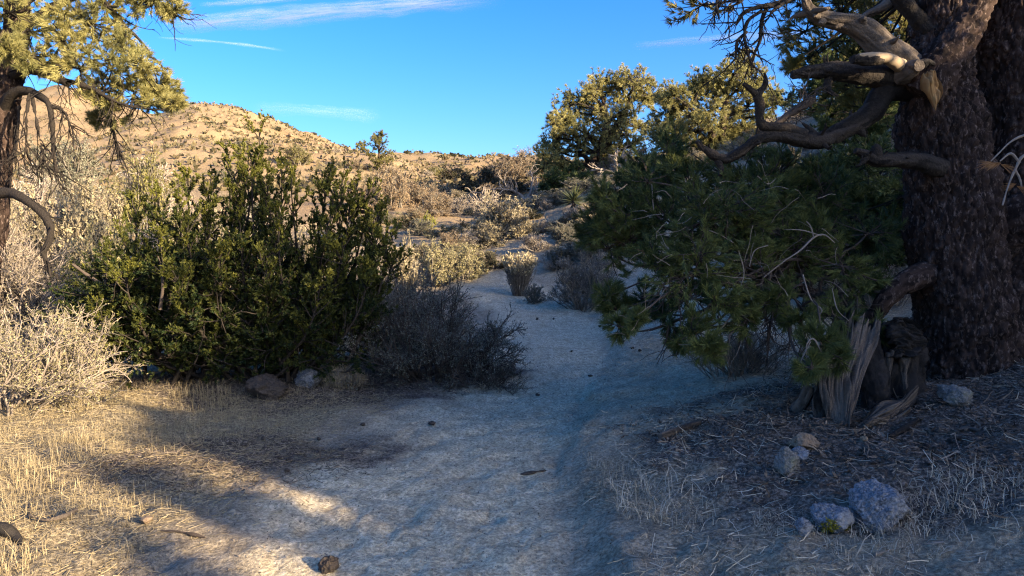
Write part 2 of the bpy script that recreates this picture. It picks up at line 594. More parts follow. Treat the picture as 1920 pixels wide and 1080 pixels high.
HQ1 = ([-900, -300, 0, 200, 300, 340, 370, 400, 450, 500, 540, 580, 620, 660, 700, 760, 900],
       [380, 360, 320, 258, 221, 205, 198, 199, 207, 224, 238, 258, 277, 292, 312, 345, 440])
HQ2 = ([-1400, -600, -200, 0, 80, 130, 180, 230, 300, 350, 450, 600],
       [380, 262, 205, 178, 170, 163, 170, 190, 215, 240, 310, 420])


def hills(x, y):
    yy = np.maximum(y, 25)
    q = 960 + FPX * x / yy
    out = np.full(x.shape, -99.0)
    for (qs, ys), y0, D, W in ((HQ1, 52.0, 160.0, 90.0), (HQ2, 130.0, 265.0, 140.0)):
        zc = 1.6 + (470 - np.interp(q, qs, ys)) / FPX * D
        t = (y - y0) / (D - y0)
        s = np.where(t < 1, np.clip(t, 0, 1) * (0.86 + 0.14 * np.clip(t, 0, 1)), 1 - np.clip((y - D) / W, 0, 1) * 0.8)
        base = np.interp(np.minimum(y, 70), _yy, _TZ)
        z = base + (zc - base) * s
        out = np.maximum(out, np.where((y > y0) & (zc > base), z, -99))
    return out


def H(x, y):
    x = np.asarray(x, float)
    y = np.asarray(y, float)
    p = np.stack([x, y], -1)
    z = ground_base(x, y)
    r = np.hypot(x, y)
    z = np.maximum(z, hills(x, y))
    far = sstep(r, 40, 90)
    z = z + far * (1.1 * fbm(p * 0.055, 4, 3) + 0.35 * fbm(p * 0.35, 3, 6) - 1.6 * (1 - np.abs(noise(p * np.array([0.045, 0.016]) + 3.1, 8))) ** 5 * sstep(y, 60, 90))
    tm = np.abs(x - trail_x(y)) / 0.84
    off = sstep(tm, 0.75, 1.35)
    near = 1 - far
    z = z + near * off * (0.05 * fbm(p * 0.7, 3, 11) + 0.022 * fbm(p * 3.1, 3, 12) * sstep(r, 0, 1))
    z = z + near * (1 - off) * (0.020 * fbm(p * 2.6, 3, 13) + 0.012 * fbm(p * 8.0, 3, 15, 0.6) - 0.03 * (1 - np.clip(tm, 0, 1) ** 2))
    f1 = cells(np.stack([x * 2.6, y * 2.6, np.zeros_like(x)], -1).reshape(-1, 3), 77)
    dent = (1 - sstep(f1[0], 0.12, 0.5)) * (f1[2] > 0.35)
    z = z - near * (1 - off) * 0.028 * dent.reshape(z.shape) * sstep(r, 1, 2)
    z = z + near * off * 0.013 * fbm(p * np.array([9.0, 14.0]), 2, 14)
    # crumbled lip where the bank meets the trail
    u = x - trail_x(y) - 0.92 + 0.16 * noise(p * 1.7, 31)
    z = z + near * (y < 16) * 0.05 * sstep(u, 0.0, 0.12) * (1 - 0.8 * sstep(u, 0.12, 0.8)) * (0.4 + 0.9 * sstep(noise(p * 0.9, 32), -0.3, 0.4))
    return z


def H1(x, y):
    return float(H(np.array([x]), np.array([y]))[0])


def G(px, d, dz=0.0):
    """ground point under photo column px at forward distance d"""
    x = (px - 960) / FPX * d
    return np.array([x, d, H1(x, d) + dz])


def ground_hit(px, py):
    """where the sight line of a photo pixel first meets the ground"""
    d = np.arange(2.0, 60, 0.02)
    p0 = P(px, py, 1.0) - np.array([0, 0, 1.6])
    z = 1.6 + p0[2] * d
    hit = np.nonzero(z <= H(p0[0] * d, d))[0]
    return P(px, py, d[hit[0]] if len(hit) else 60)


def build_terrain():
    az = np.radians(np.concatenate([np.arange(-180, -41, 2.6), np.arange(-40, 40, 0.21), np.arange(40.5, 180, 2.6)]))
    r = [0.02, 0.4, 0.8, 1.2, 1.6, 2.0, 2.3]
    while r[-1] < 16:
        r.append(r[-1] * 1.0092)
    while r[-1] < 420:
        r.append(r[-1] * 1.018)
    while r[-1] < 9000:
        r.append(r[-1] * 1.25)
    r = np.array(r)
    A, Rr = np.meshgrid(az, r)
    X, Y = np.sin(A) * Rr, np.cos(A) * Rr
    x, y = X.ravel(), Y.ravel()
    z = H(np.clip(x, -400, 400), np.clip(y, -59, 399))
    na = len(az)
    idx = np.arange(len(r) * na).reshape(len(r), na)
    nx = np.roll(idx, -1, 1)
    Q = np.stack([idx[:-1], nx[:-1], nx[1:], idx[1:]], -1).reshape(-1, 4)
    V = np.stack([x, y, z], 1)
    p2 = V[:, :2]
    tm = np.abs(x - trail_x(y)) / 0.84 + 0.22 * fbm(p2 * 1.3, 3, 41)
    sand = (1 - sstep(tm, 0.85, 1.3)) * (1 - 0.7 * sstep(y, 18, 24))
    sand = sand * (1 - 0.85 * sstep(x - 0.25 * noise(p2 * 1.5, 46), 0.25, 0.8) * (1 - sstep(y, 4.3, 5.6)))
    bank = np.maximum(sand, 0.55 * (x > trail_x(y)) * sstep(y, 4.6, 6.2) * (1 - sstep(x, 3.2, 5.0)) * (1 - 0.6 * sstep(y, 13, 17)))
    d1 = np.hypot((x - 3.2) / 1.0, (y - 4.95) / 0.8) + 0.55 * fbm(p2 * 0.9, 3, 42)
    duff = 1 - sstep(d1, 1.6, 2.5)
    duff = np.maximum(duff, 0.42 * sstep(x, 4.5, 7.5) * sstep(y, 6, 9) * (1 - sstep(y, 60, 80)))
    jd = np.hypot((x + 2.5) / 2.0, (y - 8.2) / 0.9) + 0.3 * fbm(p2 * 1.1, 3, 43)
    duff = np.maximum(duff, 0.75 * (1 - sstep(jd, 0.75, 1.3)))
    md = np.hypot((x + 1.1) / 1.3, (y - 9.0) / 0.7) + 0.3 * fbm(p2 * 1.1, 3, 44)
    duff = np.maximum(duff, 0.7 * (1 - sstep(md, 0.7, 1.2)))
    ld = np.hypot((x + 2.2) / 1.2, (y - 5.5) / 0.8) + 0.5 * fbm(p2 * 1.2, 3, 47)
    duff = np.maximum(duff, 0.62 * (1 - sstep(ld, 0.6, 1.3)))  # litter patch left of the trail, its dark tone also painting the shade there
    straw = sstep(trail_x(y) - 0.95 - x + 0.3 * fbm(p2 * 0.8, 3, 45), 0.0, 0.9) * (1 - sstep(y, 10, 16))
    straw = np.maximum(straw, 0.5 * sstep(-np.hypot(x - 1.0, y - 4.6) + 1.0, 0, 0.5))
    straw = np.maximum(straw, 0.42 * sstep(x, 0.3, 0.9) * (1 - sstep(y, 4.0, 5.0)))
    hillm = sstep(np.hypot(x, y) + 2.5 * noise(p2 * 0.4, 48), 15, 30) * (1 - 0.6 * sstep(x, 1, 7) * (y < 60))
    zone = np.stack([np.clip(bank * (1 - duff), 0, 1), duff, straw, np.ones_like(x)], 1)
    c = V[Q].mean(1)
    tmc = np.abs(c[:, 0] - trail_x(c[:, 1])) / 0.84 + 0.22 * fbm(c[:, :2] * 1.3, 3, 41)
    is_t = (tmc < 1.05) & (c[:, 1] > -12) & (c[:, 1] < 34)
    is_h = (np.hypot(c[:, 0], c[:, 1]) > 52) & (c[:, 1] > 0) & ~is_t
    for nm, mask in (('trail', is_t), ('hills', is_h), ('ground', ~(is_t | is_h))):
        q = Q[mask]
        used, inv = np.unique(q, return_inverse=True)
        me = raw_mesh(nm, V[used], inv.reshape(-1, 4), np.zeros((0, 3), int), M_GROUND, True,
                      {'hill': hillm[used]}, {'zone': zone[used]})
        tag(link(nm, me), kind='structure')


build_terrain()

# ------------------------------------------------------------------ plants
def add_pads(accF, accT, pads, rng, kp=9, ks=5, kt=4, nn=11, L=0.07, W=0.006, tw=0.006, flat=0.65, up=0.0, droop=0.0, tuft_spread=(0.15, 0.9), tside=3):
    """foliage pads (x, y, z, radius): branchlets, side twigs and needle tufts"""
    pads = np.asarray(pads, float)
    K = len(pads)
    c = np.repeat(pads[:, :3], kp, 0)
    R = np.repeat(pads[:, 3], kp)
    d = rng.normal(size=(K * kp, 3)) * np.array([1, 1, flat])
    d[:, 2] += up
    d = unit(d)
    prim = grow(c - d * R[:, None] * 0.15, d, R * rng.uniform(0.75, 1.15, K * kp), 5, 0.16, (0, 0, 0.05 - droop), rng)
    tubes(accT, prim, tw * 1.6, tw * 0.7, tside, rng.uniform(0, 1, len(prim)))
    s, d2, idx, t = spawn(prim, ks, 0.2, 1.0, (0.35, 1.0), rng)
    sec = grow(s, d2, R[idx] * rng.uniform(0.28, 0.55, len(s)), 4, 0.15, (0, 0, 0.08 - droop), rng)
    tubes(accT, sec, tw * 0.9, tw * 0.5, 2, rng.uniform(0, 1, len(sec)))
    s3, d3, i3, t3 = spawn(sec, kt, 0.25, 1.0, (0.0, 0.5), rng)
    tips = sec[:, -1]
    td = unit(sec[:, -1] - sec[:, -2])
    base = np.repeat(rng.uniform(0.1, 0.9, K), kp * ks)
    v3 = np.clip(base[i3] + rng.normal(0, 0.16, len(s3)), 0, 1)
    needles(accF, s3, d3, nn, L, W, tuft_spread, rng, 0.02, droop * 0.5, v3)
    needles(accF, tips, td, nn, L, W, tuft_spread, rng, 0.02, droop * 0.5, np.clip(base + 0.12, 0, 1))


def curve_limb(acc, a, b, r0, r1, rng, bow=0.15, n=14, sides=7, rough=0.01, seed=0):
    a, b = np.asarray(a, float), np.asarray(b, float)
    L = np.linalg.norm(b - a)
    m1 = a + (b - a) * 0.33 + rng.normal(0, bow * L * 0.5, 3)
    m2 = a + (b - a) * 0.68 + rng.normal(0, bow * L * 0.5, 3)
    pts = [np.append(a, r0), np.append(m1, r0 * 0.7 + r1 * 0.3), np.append(m2, r0 * 0.35 + r1 * 0.65), np.append(b, r1)]
    limb(acc, pts, n, sides, rough=rough, seed=seed, cap=False)


def px_pads(spec, rng, dj=0.5):
    """(px, py, depth, radius px) -> pads"""
    out = []
    for px, py, d, r in spec:
        dd = d + rng.uniform(-dj, dj)
        p = P(px, py, dd)
        out.append([p[0], p[1], p[2], r * d / FPX])
    return np.array(out)


def make_pine(seed, h, w, nlev=9, dense=1.0, needle=(0.085, 0.012, 9), kt=4, bare=0.18):
    """a free-standing pinyon: tapered trunk, limbs, foliage pads; returns (trunk mesh, limb mesh, crown mesh)"""
    rng = np.random.default_rng(seed)
    T, Lb, Fo = Acc(), Acc(), Acc()
    lean = rng.normal(0, 0.06, 2)
    tr = [np.array([0, 0, -0.15 * h * 0.3, 0.045 * h])]
    for k in range(1, 6):
        z = h * 0.92 * k / 5
        tr.append(np.array([lean[0] * z + rng.normal(0, 0.02 * h), lean[1] * z + rng.normal(0, 0.02 * h), z, 0.045 * h * (1 - k / 5) ** 0.8 + 0.006 * h]))
    limb(T, tr, 26, 9, bark=0.004 * h, seed=seed, freq=60 / h, rough=0.004 * h)
    sp = spline(tr, 60)
    pads = []
    for lev in range(nlev):
        f = bare + (1.0 - bare) * (lev + rng.uniform(0, 0.6)) / nlev
        root = sp[int(min(f * 0.92, 0.98) * 59), :3]
        g = (1 - f)
        wid = w * 0.5 * (0.35 + 0.75 * math.sin(math.pi * min(1, 0.18 + 0.82 * f) ** 0.9))
        nb = 3 if f < 0.8 else 2
        a0 = rng.uniform(0, 6.28)
        for j in range(nb):
            a = a0 + j * 2 * math.pi / nb + rng.normal(0, 0.35)
            rr = wid * rng.uniform(0.55, 1.05)
            tip = root + np.array([math.cos(a) * rr, math.sin(a) * rr, rr * rng.uniform(0.05, 0.5) + 0.02 * h])
            curve_limb(Lb, root, tip, 0.014 * h * (0.5 + g), 0.003 * h, rng, 0.18, 10, 5, 0, seed)
            R = w * rng.uniform(0.10, 0.17)
            pads.append([*tip, R])
            if rng.random() < 0.75:
                q = root + (tip - root) * rng.uniform(0.45, 0.75) + rng.normal(0, 0.05 * w, 3)
                pads.append([*q, R * 0.8])
    pads.append([*(sp[-1, :3] + np.array([0, 0, 0.02 * h])), w * 0.11])
    add_pads(Fo, Lb, pads, rng, int(9 * dense), 5, kt, needle[2], needle[0], needle[1], 0.0018 * h, 0.6)
    return T, Lb, Fo


def make_shrub(seed, w, h, ns=22, k1=7, k2=5, leaf=(0.03, 0.014), kl=5, r=0.006, flat=0.35, twig_len=0.42, wob=0.10, min_r=0.0025, upw=0.12, core=0.12):
    """many-stemmed shrub; returns (stems, foliage)"""
    rng = np.random.default_rng(seed)
    St, Fo = Acc(), Acc()
    a = rng.uniform(0, 2 * math.pi, ns)
    el = rng.uniform(flat, 1.0, ns) ** 0.8
    d = np.stack([np.cos(a) * (1 - el) * w / h, np.sin(a) * (1 - el) * w / h, 0.15 + el], 1)
    base = np.stack([np.cos(a), np.sin(a), np.zeros(ns)], 1) * rng.uniform(0, core * w, ns)[:, None]
    base[:, 2] = -0.03 * h
    e = unit(d)
    reach = 1.0 / np.sqrt((e[:, 0] ** 2 + e[:, 1] ** 2) / (w * 0.46) ** 2 + e[:, 2] ** 2 / (h * 0.92) ** 2)
    st = grow(base, d, reach * rng.uniform(0.7, 1.02, ns), 7, wob, (0, 0, 0.02), rng)
    tubes(St, st, r * 2.2, max(r * 0.7, min_r), 5, rng.uniform(0, 1, ns))
    s, dd, i1, t1 = spawn(st, k1, 0.22, 1.0, (0.35, 1.0), rng)
    dd[:, 2] += upw
    b1 = grow(s, dd, reach[i1] * twig_len * rng.uniform(0.5, 1, len(s)) * (1.15 - 0.6 * t1), 5, wob * 1.4, (0, 0, 0.04), rng)
    tubes(St, b1, max(r * 0.9, min_r * 1.2), min_r, 3, rng.uniform(0, 1, len(b1)))
    s, dd, i2, t2 = spawn(b1, k2, 0.2, 1.0, (0.35, 1.1), rng)
    dd[:, 2] += upw
    b2 = grow(s, dd, reach[i1][i2] * twig_len * 0.42 * rng.uniform(0.4, 1, len(s)), 4, wob * 1.6, (0, 0, 0.05), rng)
    tubes(St, b2, min_r * 1.2, min_r * 0.8, 2, rng.uniform(0, 1, len(b2)))
    if kl:
        s, dd, i3, t3 = spawn(b2, kl, 0.1, 1.0, (0.2, 1.0), rng)
        v = np.clip(np.repeat(rng.uniform(0.1, 0.9, len(b1)), k2)[i3] + rng.normal(0, 0.2, len(s)), 0, 1)
        leaves(Fo, s, leaf[0], leaf[1], rng, v, 0.3)
    return St, Fo


def local_thing(name, label, cat, parts, loc, group=None, rot=0, scale=1):
    """thing with parts built round its own origin: parts = [(name, mesh)]"""
    t = thing(name, label, cat, loc, group, rot, scale)
    for nm, me in parts:
        link(nm, me, t)
    return t


# ------------------------------------------------------------------ big pinyon on the right bank
def big_tree():
    rng = np.random.default_rng(5)
    base = G(1815, 6.05)
    t = thing('pinyon_pine', 'massive dark-barked two-stemmed old pine with sawn and broken limbs beside the trail', 'tree', base)
    o = base
    # left stem, from the flared foot to the fork and on
    A = Acc()
    c = pxlimb([(1822, 790, 6.05, 235), (1818, 730, 6.05, 205), (1815, 660, 6.05, 180), (1805, 580, 6.05, 172), (1793, 480, 6.02, 166),
                (1782, 380, 6.0, 156), (1768, 290, 6.0, 142), (1758, 215, 6.0, 138), (1757, 160, 6.02, 118), (1766, 100, 6.05, 104),
                (1770, 40, 6.08, 98), (1768, -60, 6.1, 96), (1768, -90, 6.1, 95)])
    limb(A, c, 300, 220, bark=0.024, seed=3, freq=30, stretch=0.36, rough=0.010, lump=0.045)
    A.obj('trunk', M_BARK, t, o)
    # right stem
    A = Acc()
    c = pxlimb([(1838, 770, 6.3, 200), (1850, 690, 6.3, 190), (1880, 600, 6.32, 190), (1905, 500, 6.35, 190), (1918, 400, 6.35, 190),
                (1918, 300, 6.35, 186), (1912, 200, 6.35, 186), (1910, 100, 6.35, 182), (1910, 0, 6.35, 170), (1912, -90, 6.36, 158)])
    limb(A, c, 300, 220, bark=0.024, seed=8, freq=30, stretch=0.36, rough=0.010, lump=0.045)
    A.obj('trunk', M_BARK, t, o)
    for nm_c, sd in (([(1768, -85, 6.1, 95), (1772, -220, 6.15, 88), (1790, -420, 6.2, 70)], 1), ([(1912, -85, 6.36, 157), (1918, -220, 6.4, 145), (1930, -420, 6.5, 120)], 2)):
        A = Acc()
        limb(A, pxlimb(nm_c), 40, 30, rough=0.02, seed=sd)
        A.obj('upper_trunk', M_BARK, t, o)
    # fork limb rising to the right, in front
    A = Acc()
    limb(A, pxlimb([(1725, 180, 5.85, 82), (1752, 140, 5.82, 80), (1788, 88, 5.85, 66), (1815, 45, 5.9, 56), (1838, -10, 5.95, 52), (1870, -90, 6.0, 46), (1960, -260, 6.0, 36)]),
         120, 64, bark=0.020, seed=13, freq=24, stretch=0.35, rough=0.005, lump=0.01)
    A.obj('limb', M_BARK, t, o)
    # thick buttress limb coming in from the right low down
    A = Acc()
    limb(A, pxlimb([(1850, 470, 6.15, 90), (1885, 425, 6.05, 95), (1925, 405, 5.95, 90), (2000, 375, 5.85, 80), (2120, 330, 5.7, 64), (2260, 250, 5.6, 48), (2380, 210, 5.4, 34), (2500, 120, 5.3, 20), (2580, 90, 5.2, 8)]),
         190, 60, bark=0.013, seed=14, freq=24, stretch=0.4, rough=0.004)
    A.obj('limb', M_BARK, t, o)
    # limbs of debarked or dark wood: (control, material, n, sides, kind)
    def wl(spec, mat, n=70, sides=26, rough=0.006, grain=0.0, lump=0.008, seed=0, name='limb', stubs=None):
        A = Acc()
        cc = pxlimb(spec) * np.array([1, 1, 1, 0.9])
        limb(A, cc, n * 2, sides + 8, rough=rough, grain=grain, lump=lump * 1.5, seed=seed, bark=(0.0 if mat in (M_SAWN, M_SCAR) else 0.08 * cc[:, 3].mean() + 0.002), freq=1.1 / cc[:, 3].mean(), stretch=0.16)
        if n >= 70:
            sp7 = spline(cc, 9)
            for kk in range(int(n / 9)):
                j = rng.integers(1, 8)
                dv = unit(rng.normal(size=3) + np.array([0, -0.4, 0.1]))
                r0 = sp7[j, 3]
                L = rng.uniform(0.03, 0.13)
                rr = rng.uniform(0.12, 0.35) * r0
                limb(A, [[*(sp7[j, :3]), rr * 1.6], [*(sp7[j, :3] + dv * r0), rr * 1.2], [*(sp7[j, :3] + dv * (r0 + L * 0.6)), rr * 0.8], [*(sp7[j, :3] + dv * (r0 + L) + rng.normal(0, 0.015, 3)), rr * 0.4]], 9, 7, rough=0.004, seed=kk)
        for sp2 in stubs or []:
            limb(A, pxlimb(sp2), 24, 10, rough=rough * 0.7, seed=seed + 1)
        return A.obj(name, mat, t, o)
    # grey peeled limb sweeping up to the left
    wl([(1722, 150, 5.95, 74), (1690, 118, 5.9, 66), (1655, 88, 5.88, 56), (1622, 58, 5.86, 48), (1585, 42, 5.85, 42), (1545, 36, 5.84, 40), (1520, 22, 5.84, 36), (1508, -6, 5.85, 30), (1505, -50, 5.9, 26)],
       M_GREY, 110, 40, 0.004, 0.004, 0.012, 21)
    # broken dark limb pointing left, with hooked side stub
    wl([(1715, 152, 5.9, 50), (1670, 145, 5.85, 46), (1620, 138, 5.8, 42), (1560, 133, 5.75, 36), (1520, 134, 5.72, 27), (1484, 141, 5.7, 17)],
       M_LIMB, 70, 24, 0.006, 0.003, 0.006, 22,
       stubs=[[(1556, 140, 5.77, 17), (1552, 158, 5.72, 13), (1556, 172, 5.7, 9), (1572, 180, 5.7, 3)], [(1553, 158, 5.72, 10), (1546, 166, 5.7, 6), (1547, 172, 5.7, 3)]])
    # long drooping dark limb with upturned arms
    wl([(1735, 172, 5.95, 52), (1665, 168, 5.9, 46), (1632, 212, 5.82, 44), (1590, 240, 5.75, 40), (1540, 262, 5.68, 40), (1500, 262, 5.62, 32), (1455, 254, 5.58, 24),
        (1415, 264, 5.55, 21), (1385, 287, 5.52, 19), (1355, 298, 5.5, 17), (1325, 284, 5.48, 13), (1306, 264, 5.46, 7)],
       M_LIMB, 150, 28, 0.006, 0.0, 0.008, 23,
       stubs=[[(1508, 254, 5.62, 24), (1470, 240, 5.58, 20), (1432, 236, 5.55, 18), (1424, 220, 5.54, 17), (1425, 196, 5.53, 17), (1420, 178, 5.52, 16), (1432, 164, 5.52, 11), (1436, 150, 5.5, 8), (1433, 136, 5.5, 3)],
              [(1420, 178, 5.52, 14), (1410, 170, 5.5, 11), (1394, 157, 5.48, 6)],
              [(1345, 298, 5.5, 14), (1352, 316, 5.48, 10), (1350, 330, 5.47, 5)]])
    # low broken limb with an upturned knob
    wl([(1790, 322, 5.85, 48), (1755, 312, 5.75, 42), (1715, 302, 5.65, 33), (1670, 299, 5.55, 29), (1640, 299, 5.5, 27), (1622, 290, 5.48, 17), (1603, 283, 5.46, 7)],
       M_LIMB, 70, 24, 0.006, 0.0, 0.006, 24,
       stubs=[[(1644, 296, 5.5, 22), (1643, 284, 5.49, 22), (1644, 275, 5.48, 17), (1646, 270, 5.48, 4)], [(1624, 294, 5.48, 15), (1616, 306, 5.46, 9), (1606, 312, 5.46, 3)]])
    # low limb that carries the hanging bough
    A = Acc()
    limb(A, pxlimb([(1770, 505, 6.0, 58), (1725, 518, 5.9, 50), (1690, 535, 5.85, 40), (1660, 562, 5.85, 34), (1640, 590, 5.9, 28), (1600, 600, 5.95, 24), (1540, 560, 6.0, 20), (1450, 510, 6.1, 15)]), 110, 40,
         bark=0.006, seed=25, freq=40, stretch=0.4, rough=0.004)
    A.obj('limb', M_BARK, t, o)
    # upper limbs at the top edge
    wl([(1745, 60, 6.0, 40), (1725, 38, 6.0, 34), (1700, 12, 5.98, 30), (1675, -20, 5.95, 26), (1640, -70, 5.9, 20)], M_LIMB, 50, 20, seed=26)
    wl([(1700, -40, 6.3, 30), (1660, 10, 6.3, 22), (1625, 28, 6.3, 16), (1605, 48, 6.3, 8)], M_GREY, 40, 14, 0.003, 0.002, 0.004, 27)
    # sawn stubs and the peeled wound
    wl([(1690, 124, 5.75, 30), (1668, 112, 5.65, 24), (1655, 108, 5.6, 22), (1632, 106, 5.55, 20), (1610, 104, 5.5, 8)], M_SAWN, 40, 22, 0.004, 0.0, 0.004, 28, 'sawn_stub')
    wl([(1650, 112, 5.6, 24), (1625, 112, 5.55, 22), (1598, 111, 5.5, 16)], M_LIMB, 40, 18, 0.004, 0, 0.004, 29, 'broken_stub')
    wl([(1690, 140, 5.8, 46), (1705, 132, 5.72, 36), (1718, 125, 5.66, 26), (1724, 123, 5.62, 22)], M_GREY, 40, 22, 0.004, 0.002, 0.003, 30, 'sawn_stub')
    A = Acc()
    slab(A, pp([(1728, 138, 5.66), (1730, 158, 5.62), (1736, 176, 5.62), (1746, 197, 5.66)]), pp([(1750, 136, 5.64), (1766, 156, 5.6), (1768, 176, 5.6), (1754, 200, 5.66)]), 0.12, 40, 24, 0.012, 31, 0.03, 0.05)
    A.obj('peeled_wound', M_SCAR, t, o)
    wl([(1728, 120, 5.68, 20), (1740, 117, 5.66, 15), (1752, 120, 5.66, 9)], M_CHAR, 20, 14, 0.004, 0, 0.003, 32, 'broken_stub')

    # dead dark twigs hanging at the top left of the tree
    A = Acc()
    dead = [[(1560, -60, 5.8, 16), (1500, -10, 5.7, 13), (1455, 8, 5.6, 11), (1420, 14, 5.55, 9), (1395, 24, 5.5, 7), (1380, 44, 5.5, 4)],
            [(1440, 8, 5.6, 9), (1428, 40, 5.55, 8), (1425, 75, 5.5, 6), (1412, 105, 5.5, 3)],
            [(1428, 20, 5.58, 8), (1402, 40, 5.5, 7), (1396, 70, 5.45, 6), (1402, 100, 5.42, 5), (1412, 122, 5.4, 4), (1428, 135, 5.4, 3)],
            [(1400, 60, 5.5, 5), (1382, 78, 5.45, 4), (1380, 112, 5.42, 2)],
            [(1480, -2, 5.6, 9), (1450, 20, 5.5, 6), (1440, 36, 5.45, 3)],
            [(1520, -50, 5.5, 10), (1440, -40, 5.4, 9), (1380, -30, 5.35, 8), (1345, 0, 5.3, 6), (1348, 35, 5.3, 3)],
            [(1410, -34, 5.4, 7), (1392, 0, 5.35, 5), (1365, 14, 5.3, 3)]]
    P7 = []
    for k, sp in enumerate(dead):
        limb(A, pxlimb(sp), 26, 6, rough=0.003, seed=40 + k, cap=False)
        q = spline(pxlimb(sp), 7)[:, :3]
        P7.append(q)
    P7 = np.array(P7)
    s, d, i, tt = spawn(P7, 9, 0.25, 1, (0.5, 1.2), rng)
    b = grow(s, d + np.array([0, 0, -0.25]), rng.uniform(0.12, 0.32, len(s)), 6, 0.22, (0, 0, -0.02), rng)
    tubes(A, b, 0.006, 0.0025, 4)
    s, d, i, tt = spawn(b, 3, 0.3, 1, (0.5, 1.1), rng)
    b = grow(s, d, rng.uniform(0.05, 0.16, len(s)), 4, 0.25, (0, 0, 0), rng)
    tubes(A, b, 0.0035, 0.0018, 3)
    A.obj('dead_branch', M_LIMB, t, o)
    # bare twigs on the broken arm in the middle of the picture
    A = Acc()
    sp = [(1432, 250, 5.7, 10), (1470, 222, 5.7, 13), (1495, 205, 5.7, 15), (1515, 192, 5.7, 15), (1526, 184, 5.7, 11)]
    limb(A, pxlimb(sp), 30, 10, rough=0.012, lump=0.015, seed=60)
    q = np.array([spline(pxlimb(sp), 7)[:, :3]])
    s, d, i, tt = spawn(q, 26, 0.05, 1, (0.6, 1.5), rng)
    b = grow(s, d + np.array([0, 0, 0.15]), rng.uniform(0.08, 0.3, len(s)), 6, 0.22, (0, 0, 0.01), rng)
    tubes(A, b, 0.005, 0.002, 4)
    s, d, i, tt = spawn(b, 3, 0.3, 1, (0.5, 1.1), rng)
    tubes(A, grow(s, d, rng.uniform(0.05, 0.14, len(s)), 4, 0.25, (0, 0, 0), rng), 0.003, 0.0016, 3)
    A.obj('dead_branch', M_TWIGD, t, o)
    # white dead twig with brown needles at the right edge
    A, B = Acc(), Acc()
    for k, sp in enumerate([[(1990, 235, 4.5, 8), (1925, 252, 4.5, 7), (1895, 266, 4.5, 6), (1872, 288, 4.5, 4), (1858, 302, 4.5, 3)],
                            [(1990, 255, 4.5, 11), (1922, 290, 4.5, 8), (1905, 315, 4.5, 7), (1890, 350, 4.48, 6), (1880, 385, 4.46, 4)],
                            [(1912, 305, 4.5, 7), (1895, 288, 4.5, 5), (1875, 302, 4.5, 3)],
                            [(1903, 318, 4.5, 6), (1912, 335, 4.5, 5), (1916, 352, 4.5, 3)]]):
        limb(A, pxlimb(sp) * np.array([1, 1, 1, 0.65]), 24, 7, rough=0.002, seed=70 + k, cap=False)
    A.obj('dead_twig', M_TWIGP, t, o)
    for px, py, dx in ((1866, 306, -1), (1874, 306, -.8), (1856, 304, -1), (1880, 309, .6), (1903, 345, -1), (1910, 350, .5)):
        p = P(px, py, 4.5)
        needles(B, p[None], np.array([[dx, 0, -.12]]), 34, 0.085, 0.004, (0.05, 0.55), rng, 0.01, 0.25)
    B.obj('dead_needles', M_BROWNN, t, o)

    # hanging bough in the middle: outline as seen, real depth from 5 to 7.5 m
    sp = [(1130, 425, 6.6, 45), (1175, 400, 6.4, 60), (1165, 455, 6.1, 60), (1225, 350, 6.8, 60), (1240, 420, 6.0, 75), (1225, 500, 5.9, 65),
          (1300, 345, 6.6, 70), (1320, 410, 5.9, 80), (1310, 480, 5.6, 80), (1290, 560, 5.6, 62), (1385, 340, 6.5, 75), (1400, 420, 5.7, 85),
          (1395, 500, 5.5, 80), (1450, 330, 6.6, 70), (1475, 400, 6.0, 80), (1490, 470, 5.7, 75), (1540, 350, 6.6, 70), (1560, 430, 6.2, 75),
          (1580, 500, 5.9, 60), (1610, 460, 6.4, 60), (1350, 570, 5.4, 55), (1300, 620, 5.3, 55), (1325, 650, 5.2, 36), (1275, 640, 5.3, 34),
          (1155, 580, 5.6, 30), (1160, 610, 5.5, 28), (1140, 555, 5.7, 30), (1205, 560, 5.7, 40), (1190, 600, 5.5, 18), (1400, 600, 5.3, 45), (1245, 590, 5.6, 35),
          (1620, 545, 6.0, 45), (1600, 610, 5.7, 50), (1560, 590, 5.5, 50), (1540, 650, 5.2, 50), (1500, 600, 5.4, 45), (1520, 690, 5.0, 28),
          (1640, 620, 5.8, 36), (1580, 670, 5.2, 36), (1105, 440, 6.7, 28), (1450, 560, 5.6, 40), (1250, 310, 7.0, 45), (1200, 320, 7.1, 36)]
    pads = px_pads(sp, rng, 0.25)
    top = pads[np.array([q[1] < 500 for q in sp])]
    top = np.vstack([top, top])
    top = top + np.concatenate([rng.normal(0, 0.12, (len(top), 3)), np.zeros((len(top), 1))], 1)
    pads = np.vstack([pads, top])
    F1, T1 = Acc(), Acc()
    add_pads(F1, T1, pads, rng, 9, 6, 4, 11, 0.072, 0.0056, 0.0042, 0.7, 0.0, 0.02, (0.1, 0.75))
    F1.obj('needle_bough', M_PINE, t, o)
    node = P(1470, 520, 6.1)
    for k, p in enumerate(pads):
        curve_limb(T1, node + rng.normal(0, 0.12, 3), p[:3], 0.016, 0.005, rng, 0.16, 12, 6, 0.002, k)
    T1.obj('bough_branch', M_TWIGD, t, o)
    # bare dark twigs under the bough and pale dead ones in front of it
    A = Acc()
    q = np.array([P(px, py, d) for px, py, d in ((1270, 535, 5.6), (1255, 540, 5.5), (1245, 538, 5.6), (1450, 545, 5.8), (1480, 560, 5.7), (1430, 540, 5.9), (1470, 570, 5.6), (1440, 560, 5.7), (1500, 550, 5.8),
                                                 (1410, 540, 5.8), (1380, 560, 5.7), (1520, 570, 5.8), (1460, 540, 5.6), (1540, 600, 5.5), (1360, 600, 5.5))])
    q = np.repeat(q, 4, 0) + rng.normal(0, 0.06, (len(q) * 4, 3))
